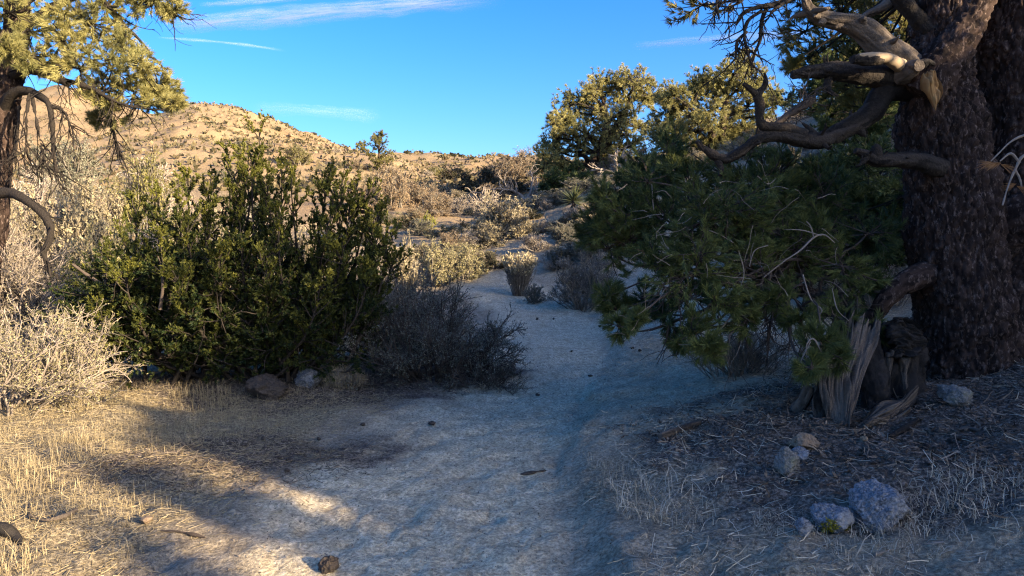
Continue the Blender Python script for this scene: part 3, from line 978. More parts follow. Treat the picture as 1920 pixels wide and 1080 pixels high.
    d = rng.normal(size=(len(q), 3)) * np.array([1, 0.6, 0.5]) + np.array([-0.25, -0.2, -0.45])
    b = grow(q, d, rng.uniform(0.25, 0.6, len(q)), 8, 0.2, (0, 0, -0.05), rng)
    tubes(A, b, 0.008, 0.003, 5)
    s, d, i, tt = spawn(b, 4, 0.25, 1, (0.4, 1.0), rng)
    b2 = grow(s, d, rng.uniform(0.1, 0.25, len(s)), 6, 0.2, (0, 0, -0.03), rng)
    tubes(A, b2, 0.0035, 0.002, 3)
    A.obj('dead_twig', M_TWIGD, t, o)
    for k, sp in enumerate([[(1565, 455, 5.5, 3), (1545, 440, 5.5, 4), (1525, 446, 5.5, 5), (1500, 470, 5.5, 5), (1470, 490, 5.5, 4), (1432, 520, 5.5, 3)],
                            [(1526, 445, 5.5, 4), (1520, 425, 5.5, 3), (1512, 415, 5.5, 2)], [(1540, 442, 5.5, 4), (1505, 432, 5.5, 3), (1470, 430, 5.5, 2)],
                            [(1505, 515, 5.4, 4), (1520, 560, 5.35, 4), (1540, 580, 5.3, 3), (1536, 592, 5.3, 2)], [(1560, 540, 5.4, 3), (1570, 580, 5.3, 3), (1592, 602, 5.3, 2)],
                            [(1225, 362, 6.0, 2), (1245, 358, 6.0, 3), (1260, 372, 6.0, 2)], [(1222, 345, 6.0, 2), (1224, 375, 6.0, 3), (1226, 400, 6.0, 2)],
                            [(1375, 455, 5.3, 2), (1350, 440, 5.3, 3), (1330, 432, 5.3, 2)], [(1385, 470, 5.3, 2), (1395, 510, 5.3, 3), (1388, 540, 5.3, 2)],
                            [(1420, 330, 5.9, 2), (1440, 345, 5.9, 3), (1455, 335, 5.9, 2)], [(1515, 690, 4.9, 3), (1512, 650, 4.9, 4), (1525, 635, 4.9, 3), (1540, 660, 4.9, 2)],
                            [(1490, 700, 4.9, 3), (1505, 670, 4.9, 4), (1520, 640, 4.9, 3)], [(1405, 500, 5.3, 2), (1415, 470, 5.3, 3), (1440, 460, 5.3, 2)]]):
        A = Acc()
        limb(A, pxlimb(sp) * np.array([1, 1, 1, 0.75]), 18, 5, rough=0.0015, seed=90 + k, cap=False)
        A.obj('dead_twig', M_TWIGP, t, o)
    A = Acc()
    q = np.array([P(x, y, dd) for x, y, dd in rng.uniform((1160, 340, 5.1), (1620, 660, 5.5), (50, 3))])
    b = grow(q, rng.normal(size=(50, 3)) * np.array([1, .4, .8]), rng.uniform(0.08, 0.28, 50), 6, 0.2, (0, 0, -0.04), rng)
    tubes(A, b, 0.0024, 0.0013, 3)
    tag(A.obj('fine_dead_twigs', M_TWIGP, t, o), kind='stuff')

    # live crown at the top of the picture and above it
    sp = [(1530, 105, 7.2, 46), (1560, 80, 7.4, 60), (1600, 110, 7.0, 50), (1510, 60, 7.6, 45), (1580, 30, 7.3, 70), (1640, 40, 7.3, 60), (1650, 100, 7.0, 40), (1500, 10, 7.6, 45), (1620, -20, 7.4, 70),
          (1690, 60, 7.6, 50), (1700, 110, 7.8, 40), (1540, -30, 7.4, 70), (1680, -10, 7.4, 60), (1810, 90, 8.4, 45), (1815, 150, 8.6, 40), (1805, 40, 8.4, 45), (1800, 200, 8.6, 36),
          (1600, 165, 7.2, 40), (1560, 175, 7.4, 36), (1620, 205, 7.4, 40), (1490, 115, 7.0, 22), (1645, 130, 7.3, 40)]
    pads = px_pads(sp, rng, 0.3)
    pads[:, 3] *= 1.1
    hi = []
    for k in range(24):
        a = rng.uniform(0, 6.28)
        rr = rng.uniform(0.5, 3.6)
        hi.append([base[0] + 0.1 + rr * math.cos(a), base[1] + 0.2 + rr * math.sin(a) * 0.8, rng.uniform(4.6, 7.8) - 0.25 * rr + 0.4, rng.uniform(0.4, 0.65)])
    F2, T2 = Acc(), Acc()
    add_pads(F2, T2, pads, rng, 9, 5, 4, 12, 0.065, 0.006, 0.005, 0.7)
    crown_c = np.array([base[0], base[1], 4.4])
    for k, p in enumerate(pads):
        curve_limb(T2, P(1760, -100 if p[2] > 3.2 else 120, 6.4), p[:3], 0.03, 0.006, rng, 0.1, 12, 6, 0.002, k)
    F2.obj('crown', M_PINE_M, t, o)
    F3 = Acc()
    add_pads(F3, T2, np.array(hi), rng, 8, 4, 3, 7, 0.10, 0.013, 0.006, 0.6)
    for k, p in enumerate(hi):
        curve_limb(T2, crown_c + np.array([rng.uniform(-.2, .5), 0.2, rng.uniform(-.3, 1.2)]), p[:3], 0.04, 0.008, rng, 0.1, 10, 5, 0, k)
    F3.obj('crown', M_PINE_M, t, o)
    T2.obj('crown_branch', M_LIMB, t, o)
    return t




# ------------------------------------------------------------------ burnt hollow stump at its foot
def slab(acc, left, right, thick, nu=60, nv=40, grain=0.012, seed=0, bulge=0.05, mid=0.0, rag=0.09):
    """a split plank of wood between two edge curves (lists of points), with grain running along it and real thickness"""
    l = spline(left, nu)[:, :3]
    r = spline(right, nu)[:, :3]
    v = np.linspace(0, 1, nv)
    # torn ends: every column of fibres stops at its own place
    u0 = np.linspace(0, 1, nu)
    na = rag * np.abs(fbm(np.stack([v * 9, np.full(nv, 0.3)], -1), 3, seed + 21))
    nb = 0.15 * rag * np.abs(fbm(np.stack([v * 9, np.full(nv, 5.3)], -1), 3, seed + 22))
    uu0 = na[None] + (1 - na - nb)[None] * u0[:, None]
    lg = np.stack([np.interp(uu0, u0, l[:, c]) for c in range(3)], -1)
    rg_ = np.stack([np.interp(uu0, u0, r[:, c]) for c in range(3)], -1)
    g = lg * (1 - v)[None, :, None] + rg_ * v[None, :, None]
    nrm = unit(np.cross(np.gradient(g, axis=0), np.gradient(g, axis=1)))
    if (nrm[..., 1].mean()) > 0:
        nrm = -nrm
    uu = np.linspace(0, 1, nu)[:, None] * np.ones((1, nv))
    vv = v[None] * np.ones((nu, 1))
    wgt = np.stack([vv * 14 + 0.6 * noise(np.stack([uu * 3, vv * 2], -1), seed + 4), uu * 2.0, np.zeros_like(uu)], -1) * np.array([2.2, 1.2, 1])
    gr = fbm(wgt, 4, seed, 0.6)
    edge = np.sin(math.pi * vv) ** 0.4
    fr = g + nrm * (bulge * np.sin(math.pi * vv) - 0.035 * (1 - np.sin(math.pi * vv) ** 0.5) + 0.6 * grain * gr + mid * fbm(np.stack([uu * 3, vv * 3], -1), 2, seed + 8))[..., None]
    bk = g - nrm * (thick * edge + 0.004)[..., None]
    idx = np.arange(nu * nv).reshape(nu, nv)
    q = np.stack([idx[:-1, :-1], idx[:-1, 1:], idx[1:, 1:], idx[1:, :-1]], -1).reshape(-1, 4)
    N = nu * nv
    rim = []
    for loop in (idx[0], idx[-1][::-1], idx[:, 0][::-1], idx[:, -1]):
        rim.append(np.stack([loop[:-1], loop[:-1] + N, loop[1:] + N, loop[1:]], 1))
    var = np.clip(0.5 + 0.45 * gr, 0, 1).ravel()
    acc.add(np.concatenate([fr.reshape(-1, 3), bk.reshape(-1, 3)]), np.concatenate([q, q[:, ::-1] + N] + rim), np.concatenate([var, var]))


def pp(lst):
    return [np.append(P(*q), 0.0) for q in lst]


def stump():
    b = G(1620, 5.2)
    t = thing('burnt_stump', 'hollow burnt stump of grey weathered and charred wood at the foot of the old pine', 'stump', b)
    A = Acc()
    slab(A, pp([(1566, 575, 5.6), (1545, 660, 5.38), (1537, 720, 5.2), (1550, 780, 5.08), (1566, 824, 4.98)]),
         pp([(1655, 600, 5.5), (1640, 655, 5.4), (1618, 710, 5.25), (1604, 765, 5.1), (1582, 826, 4.98)]), 0.06, 90, 60, 0.020, 1, 0.07, 0.05, 0.16)
    A.obj('weathered_shell', M_GREY, t, b)
    A = Acc()
    slab(A, pp([(1560, 818, 5.0), (1590, 792, 5.03), (1622, 782, 5.06), (1655, 752, 5.14), (1688, 748, 5.22), (1716, 728, 5.32)]),
         pp([(1570, 842, 4.92), (1600, 836, 4.94), (1632, 812, 4.98), (1664, 802, 5.05), (1694, 774, 5.12), (1722, 744, 5.24)]), 0.12, 90, 46, 0.022, 2, 0.07, 0.045)
    slab(A, pp([(1640, 800, 4.99), (1668, 782, 5.02), (1700, 768, 5.1)]), pp([(1644, 814, 4.95), (1676, 800, 4.98), (1712, 778, 5.06)]), 0.05, 40, 20, 0.016, 17, 0.03, 0.03)
    A.obj('split_slab', M_GREY, t, b)
    A = Acc()
    slab(A, pp([(1534, 720, 5.45), (1528, 765, 5.32), (1522, 800, 5.24), (1518, 818, 5.16)]),
         pp([(1556, 690, 5.4), (1552, 760, 5.25), (1556, 800, 5.15), (1560, 832, 5.05)]), 0.08, 50, 24, 0.012, 6, 0.04, 0.04)
    slab(A, pp([(1480, 758, 5.5), (1494, 740, 5.5), (1510, 715, 5.5)]), pp([(1490, 782, 5.4), (1506, 764, 5.4), (1524, 730, 5.4)]), 0.04, 24, 12, 0.01, 7, 0.02)
    A.obj('root_slab', M_GREY, t, b)
    A = Acc()
    limb(A, np.array([[*P(1668, 850, 5.65), 0.25], [*P(1666, 780, 5.65), 0.25], [*P(1672, 700, 5.65), 0.24], [*P(1688, 640, 5.66), 0.21], [*P(1696, 612, 5.66), 0.16], [*P(1700, 596, 5.66), 0.06]]),
         120, 80, bark=0.030, seed=5, freq=13, stretch=0.25, rough=0.012, lump=0.06)
    limb(A, np.array([[*P(1640, 800, 5.35), 0.09], [*P(1640, 730, 5.4), 0.085], [*P(1630, 660, 5.5), 0.07], [*P(1640, 610, 5.55), 0.05]]),
         90, 50, bark=0.014, seed=9, freq=20, stretch=0.4, rough=0.01, lump=0.03)
    A.obj('charred_core', M_CHAR, t, b)
    A = Acc()
    slab(A, pp([(1664, 660, 5.42), (1660, 700, 5.45), (1652, 735, 5.43), (1650, 762, 5.42)]), pp([(1680, 655, 5.42), (1674, 690, 5.45), (1668, 735, 5.43), (1660, 758, 5.42)]), 0.03, 40, 14, 0.01, 11, 0.02)
    slab(A, pp([(1688, 672, 5.42), (1688, 700, 5.47), (1692, 735, 5.45)]), pp([(1712, 668, 5.44), (1703, 700, 5.47), (1704, 725, 5.45)]), 0.03, 40, 14, 0.01, 12, 0.02)
    A.obj('bleached_strip', M_GREY, t, b)
    A = Acc()
    slab(A, pp([(1656, 606, 5.5), (1680, 594, 5.46), (1710, 600, 5.46), (1736, 616, 5.5)]), pp([(1660, 672, 5.42), (1690, 664, 5.38), (1715, 670, 5.4), (1740, 660, 5.46)]), 0.16, 60, 40, 0.035, 13, 0.0, 0.05, 0.25)
    A.obj('charred_cap', M_CHAR, t, b)


BIG = big_tree()
stump()

# ------------------------------------------------------------------ pine at the left edge
def left_tree():
    rng = np.random.default_rng(9)
    d0 = 9.0
    base = G(-10, d0)
    t = thing('pinyon_pine', 'sunlit old pine at the picture edge with drooping foliage over the pale shrubs', 'tree', base)
    A = Acc()
    limb(A, pxlimb([(-36, 640, d0, 66), (-28, 560, d0, 52), (-18, 450, d0, 48), (-8, 350, d0, 44), (4, 260, d0, 44), (14, 180, d0, 44), (24, 110, d0, 42), (30, 50, d0, 40), (34, -40, d0, 34), (30, -150, d0, 24)]),
         140, 60, bark=0.018, seed=3, freq=20, stretch=0.35, rough=0.006, lump=0.02)
    A.obj('trunk', M_BARK, t, base)
    A = Acc()
    specs = [[(16, 140, d0, 26), (55, 128, 8.8, 22), (95, 140, 8.7, 18), (128, 158, 8.6, 10)],
             [(6, 215, d0, 24), (22, 178, 8.8, 20), (50, 170, 8.7, 16), (78, 182, 8.6, 12), (92, 198, 8.5, 9), (98, 240, 8.5, 7), (102, 300, 8.5, 6), (112, 345, 8.5, 3)],
             [(-20, 365, 8.4, 22), (20, 362, 8.3, 20), (50, 376, 8.2, 18), (78, 398, 8.15, 16), (94, 425, 8.1, 15), (92, 452, 8.1, 12), (82, 472, 8.1, 10), (86, 490, 8.1, 7), (96, 520, 8.1, 4)],
             [(90, 200, 8.5, 9), (115, 205, 8.5, 6), (128, 228, 8.5, 5), (138, 242, 8.5, 3)],
             [(36, 200, 8.7, 8), (34, 235, 8.6, 6), (30, 270, 8.6, 4), (28, 310, 8.6, 2)],
             [(60, 178, 8.6, 7), (68, 225, 8.5, 6), (75, 265, 8.5, 4), (85, 300, 8.5, 3), (95, 330, 8.5, 2)],
             [(55, 175, 8.6, 6), (50, 215, 8.5, 5), (48, 260, 8.5, 4), (45, 320, 8.5, 2)],
             [(30, 60, d0, 24), (90, 20, 9.1, 18), (150, -10, 9.2, 14), (190, 0, 9.2, 12), (225, 40, 9.2, 9), (262, 75, 9.2, 6), (290, 110, 9.2, 3)],
             [(30, 20, d0, 22), (110, -60, 9.2, 18), (220, -40, 9.4, 13), (280, -5, 9.5, 9), (330, 30, 9.5, 5)],
             [(120, 150, 8.7, 9), (170, 165, 8.7, 8), (215, 190, 8.7, 6), (245, 200, 8.7, 4)],
             [(205, 200, 9.2, 6), (212, 240, 9.2, 6), (220, 280, 9.2, 5), (232, 300, 9.2, 3)],
             [(240, 150, 9.2, 6), (252, 178, 9.2, 5), (262, 200, 9.2, 3)]]
    Q = []
    for k, sp in enumerate(specs):
        limb(A, pxlimb(sp), 44, 9, rough=0.010, lump=0.008, seed=k, cap=False)
        Q.append(spline(pxlimb(sp), 7)[:, :3])
    s, d, i, tt = spawn(np.array(Q), 14, 0.2, 1, (0.4, 1.2), rng)
    b = grow(s, d + np.array([0, 0, -0.3]), rng.uniform(0.15, 0.55, len(s)), 7, 0.2, (0, 0, -0.06), rng)
    tubes(A, b, 0.009, 0.003, 4)
    s, d, i, tt = spawn(b, 3, 0.3, 1, (0.4, 1.0), rng)
    tubes(A, grow(s, d, rng.uniform(0.08, 0.25, len(s)), 5, 0.2, (0, 0, -0.05), rng), 0.004, 0.002, 3)
    A.obj('limb', M_LIMB, t, base)
    sp = [(20, 25, 8.8, 60), (60, 60, 8.7, 60), (110, 25, 8.8, 55), (120, 75, 8.6, 48), (60, 105, 8.6, 42), (165, 45, 8.9, 50), (165, 100, 8.8, 50), (210, 85, 9, 50), (150, 130, 8.8, 42),
          (210, 130, 8.9, 45), (245, 110, 9.0, 42), (270, 140, 9.1, 38), (295, 165, 9.1, 34), (200, 170, 8.9, 36), (240, 165, 9, 38), (318, 178, 9.1, 24), (285, 195, 9.1, 28), (325, 195, 9.1, 18),
          (130, -30, 9, 60), (30, -50, 8.8, 70), (200, 10, 9.2, 40), (220, -40, 9.4, 60), (280, 10, 9.5, 32), (320, 22, 9.5, 24), (300, -20, 9.5, 40), (205, 200, 9.2, 28),
          (-40, 60, 8.9, 60), (-60, 150, 8.9, 60), (20, 95, 8.5, 32), (90, 120, 8.5, 28), (190, 225, 9.2, 22)]
    pads = px_pads(sp, rng, 0.35)
    pads[:, 3] *= 1.2
    F, T = Acc(), Acc()
    add_pads(F, T, pads, rng, 8, 6, 5, 12, 0.08, 0.0075, 0.006, 0.65, 0.0, 0.02)
    up = [[*(base + np.array([rng.uniform(-1.5, 1.8), rng.uniform(-1.2, 1.2), rng.uniform(5.0, 7.0)])), 0.5] for k in range(14)]
    add_pads(F, T, np.array(up), rng, 8, 4, 3, 8, 0.10, 0.014, 0.006, 0.6)
    Q = np.array(Q)
    ends = Q[[0, 7, 8, 9]].reshape(-1, 3)
    for k, p in enumerate(np.vstack([pads, up])):
        j = np.argmin(np.linalg.norm(ends - p[:3], axis=1))
        curve_limb(T, ends[j], p[:3], 0.016, 0.005, rng, 0.14, 10, 5, 0, k)
    F.obj('crown', M_PINE_L, t, base)
    T.obj('crown_branch', M_LIMB, t, base)


left_tree()


# ------------------------------------------------------------------ big juniper left of the trail
def juniper():
    rng = np.random.default_rng(21)
    d0 = 8.6
    base = G(440, d0)
    t = thing('juniper_bush', 'large dark green juniper with upright plumes standing left of the trail', 'bush', base)
    tops = [(205, 470, 8.4), (222, 405, 8.6), (255, 392, 8.8), (290, 345, 8.7), (335, 360, 8.5), (352, 330, 8.9), (385, 395, 8.3), (395, 345, 9.0), (428, 288, 8.8), (440, 330, 8.4), (470, 300, 8.5), (486, 248, 8.7), (468, 272, 8.75), (478, 292, 8.6),  (500, 330, 8.3), (528, 318, 8.8), (545, 345, 8.5), (520, 400, 8.0),
            (615, 335, 8.8), (640, 338, 8.7), (655, 395, 8.5), (690, 365, 8.8), (625, 372, 8.5), (668, 352, 8.75), (612, 425, 8.3), (708, 395, 8.7), (705, 415, 8.6), (728, 440, 8.7), (738, 490, 8.8), (700, 470, 8.4), 
            (180, 580, 8.0), (235, 520, 7.9), (300, 450, 8.0), (350, 430, 8.0), (450, 420, 7.9), (640, 480, 8.0), (690, 520, 8.1), (265, 480, 8.3), (170, 520, 8.6), (410, 480, 7.8), (500, 480, 7.8), (330, 520, 7.7), (600, 540, 7.8)]
    n = len(tops)
    tip = np.array([P(*q) for q in tops])
    bx = base + np.stack([rng.normal(0, 0.38, n) + (tip[:, 0] - base[0]) * 0.30, rng.normal(0, 0.25, n), np.full(n, 0.0)], 1)
    bx[:, 2] = H(bx[:, 0], bx[:, 1]) - 0.05
    f = np.linspace(0, 1, 9)[None, :, None]
    pts = bx[:, None] * (1 - f) + tip[:, None] * f
    out = (tip - bx) * np.array([1, 1, 0])
    pts = pts + out[:, None] * (np.sin(math.pi * f) * 0.22) + np.cumsum(rng.normal(0, 0.018, (n, 9, 3)), 1) * (1 - f)
    St, Fo = Acc(), Acc()
    tubes(St, pts, 0.028, 0.005, 6, rng.uniform(0, 1, n))
    ln = np.linalg.norm(tip - bx, axis=1)
    s, d, i1, t1 = spawn(pts, 34, 0.12, 1.0, (0.35, 1.1), rng)
    d[:, 2] += 0.2
    b1 = grow(s, d, (0.44 - 0.17 * t1) * rng.uniform(0.5, 1.1, len(s)), 5, 0.12, (0, 0, 0.12), rng)
    tubes(St, b1, 0.008, 0.004, 4, rng.uniform(0, 1, len(s)))
    s, d, i2, t2 = spawn(b1, 6, 0.2, 1.0, (0.25, 0.8), rng)
    d[:, 2] += 0.2
    b2 = grow(s, d, rng.uniform(0.06, 0.16, len(s)), 4, 0.14, (0, 0, 0.08), rng)
    # low skirt
    m = 80
    sk = np.stack([base[0] + rng.uniform(-1.75, 1.5, m), base[1] + rng.uniform(-0.5, 0.6, m), np.zeros(m)], 1)
    sk[:, 2] = H(sk[:, 0], sk[:, 1]) + rng.uniform(0.1, 0.7, m)
    m2 = 330
    blob = unit(rng.normal(size=(m2, 3))) * rng.uniform(0.3, 1, m2)[:, None] ** 0.5
    blob = base + np.array([-0.15, 0, 0.78]) + blob * np.array([1.75, 0.8, 0.72])
    sk = np.vstack([sk, blob])
    m = len(sk)
    c1 = grow(np.repeat(sk, 4, 0), rng.normal(size=(m * 4, 3)) * np.array([1, 1, 0.5]) + np.array([0, 0, 0.3]), rng.uniform(0.2, 0.42, m * 4), 5, 0.12, (0, 0, 0.05), rng)
    tubes(St, c1, 0.008, 0.003, 4)
    s, d, i, tt = spawn(c1, 5, 0.2, 1, (0.25, 0.8), rng)
    b3 = grow(s, d, rng.uniform(0.06, 0.15, len(s)), 4, 0.14, (0, 0, 0.06), rng)
    allb = np.concatenate([b2, b3])
    vv = np.concatenate([np.clip((rng.uniform(0.0, 0.55, len(b1)) + 0.45 * sstep(t1, 0.75, 1.0))[i2], 0, 1), rng.uniform(0, 0.3, len(b3))])  # sunlit tips and dark interior of the bush put into the leaf tone
    s, d, i, tt = spawn(allb, 4, 0.1, 1.0, (0.0, 0.4), rng)
    needles(Fo, s, d, 5, 0.040, 0.020, (0.2, 1.1), rng, 0.01, 0, np.clip(vv[i] + rng.normal(0, 0.1, len(s)), 0, 1))
    # bare pale and dark dead stems poking out
    q = np.stack([base[0] + rng.uniform(-1.5, 1.5, 26), np.full(26, base[1] - 0.5) + rng.uniform(-.3, .3, 26), base[2] + rng.uniform(0.3, 1.5, 26)], 1)
    D = Acc()
    bb = grow(q, rng.normal(size=(26, 3)) * np.array([1, 0.5, 0.7]) + np.array([0, -0.2, 0.4]), rng.uniform(0.2, 0.6, 26), 7, 0.2, (0, 0, 0), rng)
    tubes(St, bb, 0.007, 0.003, 5)
    for k, sp in enumerate([[(700, 440, 8.6, 9), (690, 400, 8.7, 8), (668, 395, 8.8, 6), (700, 350, 8.8, 4), (708, 325, 8.8, 2)], [(210, 545, 8.3, 9), (170, 520, 8.2, 7), (135, 495, 8.1, 4)],
                            [(300, 580, 7.8, 8), (305, 540, 7.75, 7), (302, 500, 7.75, 5), (296, 480, 7.7, 2)], [(196, 540, 8.3, 6), (200, 500, 8.3, 5), (188, 470, 8.3, 2)]]):
        D = Acc()
        limb(D, pxlimb(sp), 24, 6, rough=0.004, seed=k, cap=False)
        D.obj('dead_stem', M_TWIGD, t, base)
    St.obj('stem', M_JSTEM, t, base)
    Fo.obj('foliage', M_JUN, t, base)


juniper()


# ------------------------------------------------------------------ near shrubs, each with its own build
def near_shrub(name, label, cat, px, d, w, h, seed, mstem, mleaf, **kw):
    b = G(px, d)
    St, Fo = make_shrub(seed, w, h, **kw)
    parts = [('stem', St.mesh('stem', mstem))]
    if Fo.n:
        parts.append(('foliage', Fo.mesh('foliage', mleaf)))
    return local_thing(name, label, cat, parts, b)


near_shrub('desert_shrub', 'dark grey twiggy bush spreading over the trail edge beside the juniper', 'shrub', 815, 8.9, 2.15, 1.25, 101, M_TWIGD, M_SAGE,
           ns=70, k1=10, k2=7, kl=6, leaf=(0.026, 0.011), r=0.006, flat=0.05, twig_len=0.42, wob=0.12, min_r=0.0024, core=0.2)
near_shrub('desert_shrub', 'brown twiggy bush half in light behind the dark grey trailside bush', 'shrub', 740, 10.0, 1.9, 1.35, 102, M_STEMG, M_SAGE,
           ns=50, k1=9, k2=6, kl=4, leaf=(0.028, 0.012), r=0.006, flat=0.1, wob=0.12, min_r=0.0028, core=0.2)
near_shrub('desert_shrub', 'pale sunlit twiggy shrub with small yellow-green leaves in front of the edge pine', 'shrub', 5, 7.2, 2.3, 1.15, 103, M_TWIGP, M_YGREY,
           ns=60, k1=10, k2=7, kl=4, leaf=(0.026, 0.012), r=0.006, flat=0.1, wob=0.16, min_r=0.0026, core=0.2)
near_shrub('desert_shrub', 'tall pale bare shrub under the drooping dark limb of the edge pine', 'shrub', 35, 9.6, 2.4, 2.1, 104, M_TWIGP, M_PALE,
           ns=44, k1=10, k2=7, kl=2, leaf=(0.03, 0.012), r=0.008, flat=0.3, wob=0.16, min_r=0.0034)
near_shrub('desert_shrub', 'bright yellow-green shrub seen between edge pine and juniper', 'shrub', 125, 11.0, 1.4, 1.35, 105, M_STEMG, M_YGREEN,
           ns=34, k1=9, k2=6, kl=5, leaf=(0.036, 0.016), r=0.007, flat=0.3, min_r=0.003)
near_shrub('desert_shrub', 'low bluish shaded twig shrub under the hanging pine bough', 'shrub', 1385, 7.3, 1.0, 0.50, 106, M_STEMG, M_SAGE,
           ns=70, k1=8, k2=6, kl=1, leaf=(0.018, 0.006), r=0.003, flat=0.3, min_r=0.0017, core=0.3)
near_shrub('desert_shrub', 'pale purplish dry shrub on the bank behind the low pine limb', 'shrub', 1655, 9.5, 0.9, 0.55, 107, M_TWIGP, M_THATCH,
           ns=60, k1=8, k2=6, kl=1, leaf=(0.02, 0.006), r=0.003, flat=0.4, min_r=0.002, core=0.3)
near_shrub('desert_shrub', 'dark bare shaded shrub at the bend of the trail left of the bough', 'shrub', 1095, 14.0, 1.35, 1.15, 108, M_STEMG, M_SAGE,
           ns=50, k1=9, k2=7, kl=1, leaf=(0.03, 0.012), r=0.006, flat=0.2, min_r=0.004, core=0.2)
near_shrub('desert_shrub', 'small pale bare twig shrub at the shaded foot of the dark bend shrub', 'shrub', 1150, 13.2, 0.6, 0.5, 109, M_TWIGP, M_SAGE,
           ns=24, k1=6, k2=5, kl=0, r=0.004, flat=0.3, min_r=0.003)
near_shrub('desert_shrub', 'low tan dry shrub with reddish grass beside the pale rock under the juniper', 'shrub', 645, 8.3, 0.55, 0.26, 110, M_TWIGP, M_STRAW,
           ns=60, k1=6, k2=4, kl=2, leaf=(0.05, 0.004), r=0.002, flat=0.4, min_r=0.0015, core=0.3)
near_shrub('desert_shrub', 'low dark shrub trailing onto the sand beneath the twiggy trailside bush', 'shrub', 905, 8.5, 0.95, 0.26, 111, M_TWIGD, M_SAGE,
           ns=50, k1=8, k2=6, kl=1, leaf=(0.016, 0.006), r=0.003, flat=0.0, min_r=0.002, core=0.3)


def stalk_clump(name, label, px, d, w, h, seed):
    """upright pale stalks over dark lower twigs"""
    rng = np.random.default_rng(seed)
    b = G(px, d)
    A, B, C = Acc(), Acc(), Acc()
    n = 150
    a = rng.uniform(0, 6.28, n)
    q = np.stack([np.cos(a) * w * 0.18, np.sin(a) * w * 0.18, np.zeros(n)], 1) * rng.uniform(0, 1, n)[:, None]
    s = grow(q, np.stack([np.cos(a) * 0.32, np.sin(a) * 0.32, np.full(n, 1.0)], 1), h * rng.uniform(0.6, 1.0, n), 7, 0.06, (0, 0, 0.03), rng)
    tubes(A, s, 0.006, 0.004, 3, rng.uniform(0, 1, n))
    p, dd, i, tt = spawn(s, 6, 0.3, 0.7, (0.2, 0.7), rng)
    tubes(A, grow(p, dd, rng.uniform(0.08, 0.2, len(p)), 4, 0.15, (0, 0, 0.1), rng), 0.004, 0.003, 3)
    p, dd, i, tt = spawn(s, 9, 0.74, 1.0, (0.1, 0.5), rng)
    leaves(B, p, 0.085, 0.032, rng, None, 1.6)
    t = local_thing(name, label, 'shrub', [('stem', A.mesh('stem', M_STEMG)), ('seed_head', B.mesh('seed_head', M_PALE))], b)


stalk_clump('rabbitbrush', 'upright stalky shrub with sunlit pale tips and shaded base at the trail bend', 973, 15.6, 0.75, 0.95, 5)


def yucca(label, px, d, r, seed, group):
    rng = np.random.default_rng(seed)
    b = G(px, d)
    n = 90
    A = Acc()
    dr = unit(rng.normal(size=(n, 3)) * np.array([1, 1, 0.6]) + np.array([0, 0, 0.55]))
    p0 = np.array([0, 0, r * 0.35]) + dr * 0.05
    L = (r * rng.uniform(0.75, 1.1, n))[:, None]
    sd = unit(np.cross(dr, np.array([0, 0, 1.0]) + rng.normal(0, 0.1, (n, 3)))) * 0.024
    nr = unit(np.cross(sd, dr)) * 0.01
    m = p0 + dr * L * 0.4 + np.array([0, 0, -0.01])
    V = np.stack([p0 - sd * .6, p0 + nr, p0 + sd * .6, m - sd, m + nr * 1.4, m + sd, p0 + dr * L + np.array([0, 0, -0.03])], 1)
    k = np.arange(n)[:, None] * 7
    A.add(V, (np.array([[0, 1, 4, 3], [1, 2, 5, 4]])[None] + k[:, None]).reshape(-1, 4), np.repeat(rng.uniform(0, 1, n), 7))
    A.T.append((np.array([[3, 4, 6], [4, 5, 6]])[None] + k[:, None]).reshape(-1, 3) + A.n - n * 7)
    t = thing('yucca', label, 'yucca', b, group)
    A.obj('blade_rosette', M_YUCCA, t)
    C = Acc()
    limb(C, np.array([[0, 0, -0.1, 0.06], [0, 0, r * 0.2, 0.06], [0, 0, r * 0.38, 0.03]]), 10, 8, rough=0.01)
    C.obj('stem', M_TWIGD, t)


yucca('spiky yucca rosette in shade on the slope, beside the dark shrubs above the trail', 1075, 24.5, 0.62, 1, 'yuccas on the shaded slope')
yucca('smaller yucca rosette tucked among twigs right of the other yucca', 1128, 25.5, 0.5, 2, 'yuccas on the shaded slope')


def cactus():
    rng = np.random.default_rng(3)
    b = G(1688, 9.8)
    t = thing('prickly_pear', 'small pale green cactus with flat pads on the bank behind the old pine', 'cactus', b)
    for x, z, r, a in ((0, 0.09, 0.07, 0.1), (-0.06, 0.20, 0.06, -0.5), (0.06, 0.21, 0.06, 0.5), (0.02, 0.28, 0.045, 0.1), (0.11, 0.28, 0.04, 0.8), (-0.11, 0.27, 0.04, -0.7), (-0.07, 0.07, 0.05, -1.0)):
        A = Acc()
        u, v = np.meshgrid(np.linspace(0, math.pi, 9), np.arange(12) * math.pi / 6, indexing='ij')
        X = np.stack([np.sin(u) * np.cos(v) * r * 0.75, np.sin(u) * np.sin(v) * r * 0.22, np.cos(u) * r], -1)
        ca, sa = math.cos(a), math.sin(a)
        X = np.stack([X[..., 0] * ca + X[..., 2] * sa + x, X[..., 1] + rng.normal(0, .02), -X[..., 0] * sa + X[..., 2] * ca + z], -1)
        i = np.arange(108).reshape(9, 12)
        nx = np.roll(i, -1, 1)
        A.add(X, np.stack([i[:-1], i[1:], nx[1:], nx[:-1]], -1).reshape(-1, 4), rng.uniform())
        A.obj('pad', M_CACT, t)


cactus()

# ------------------------------------------------------------------ brush of the middle distance: shared builds, placed one by one
PROTO = {}


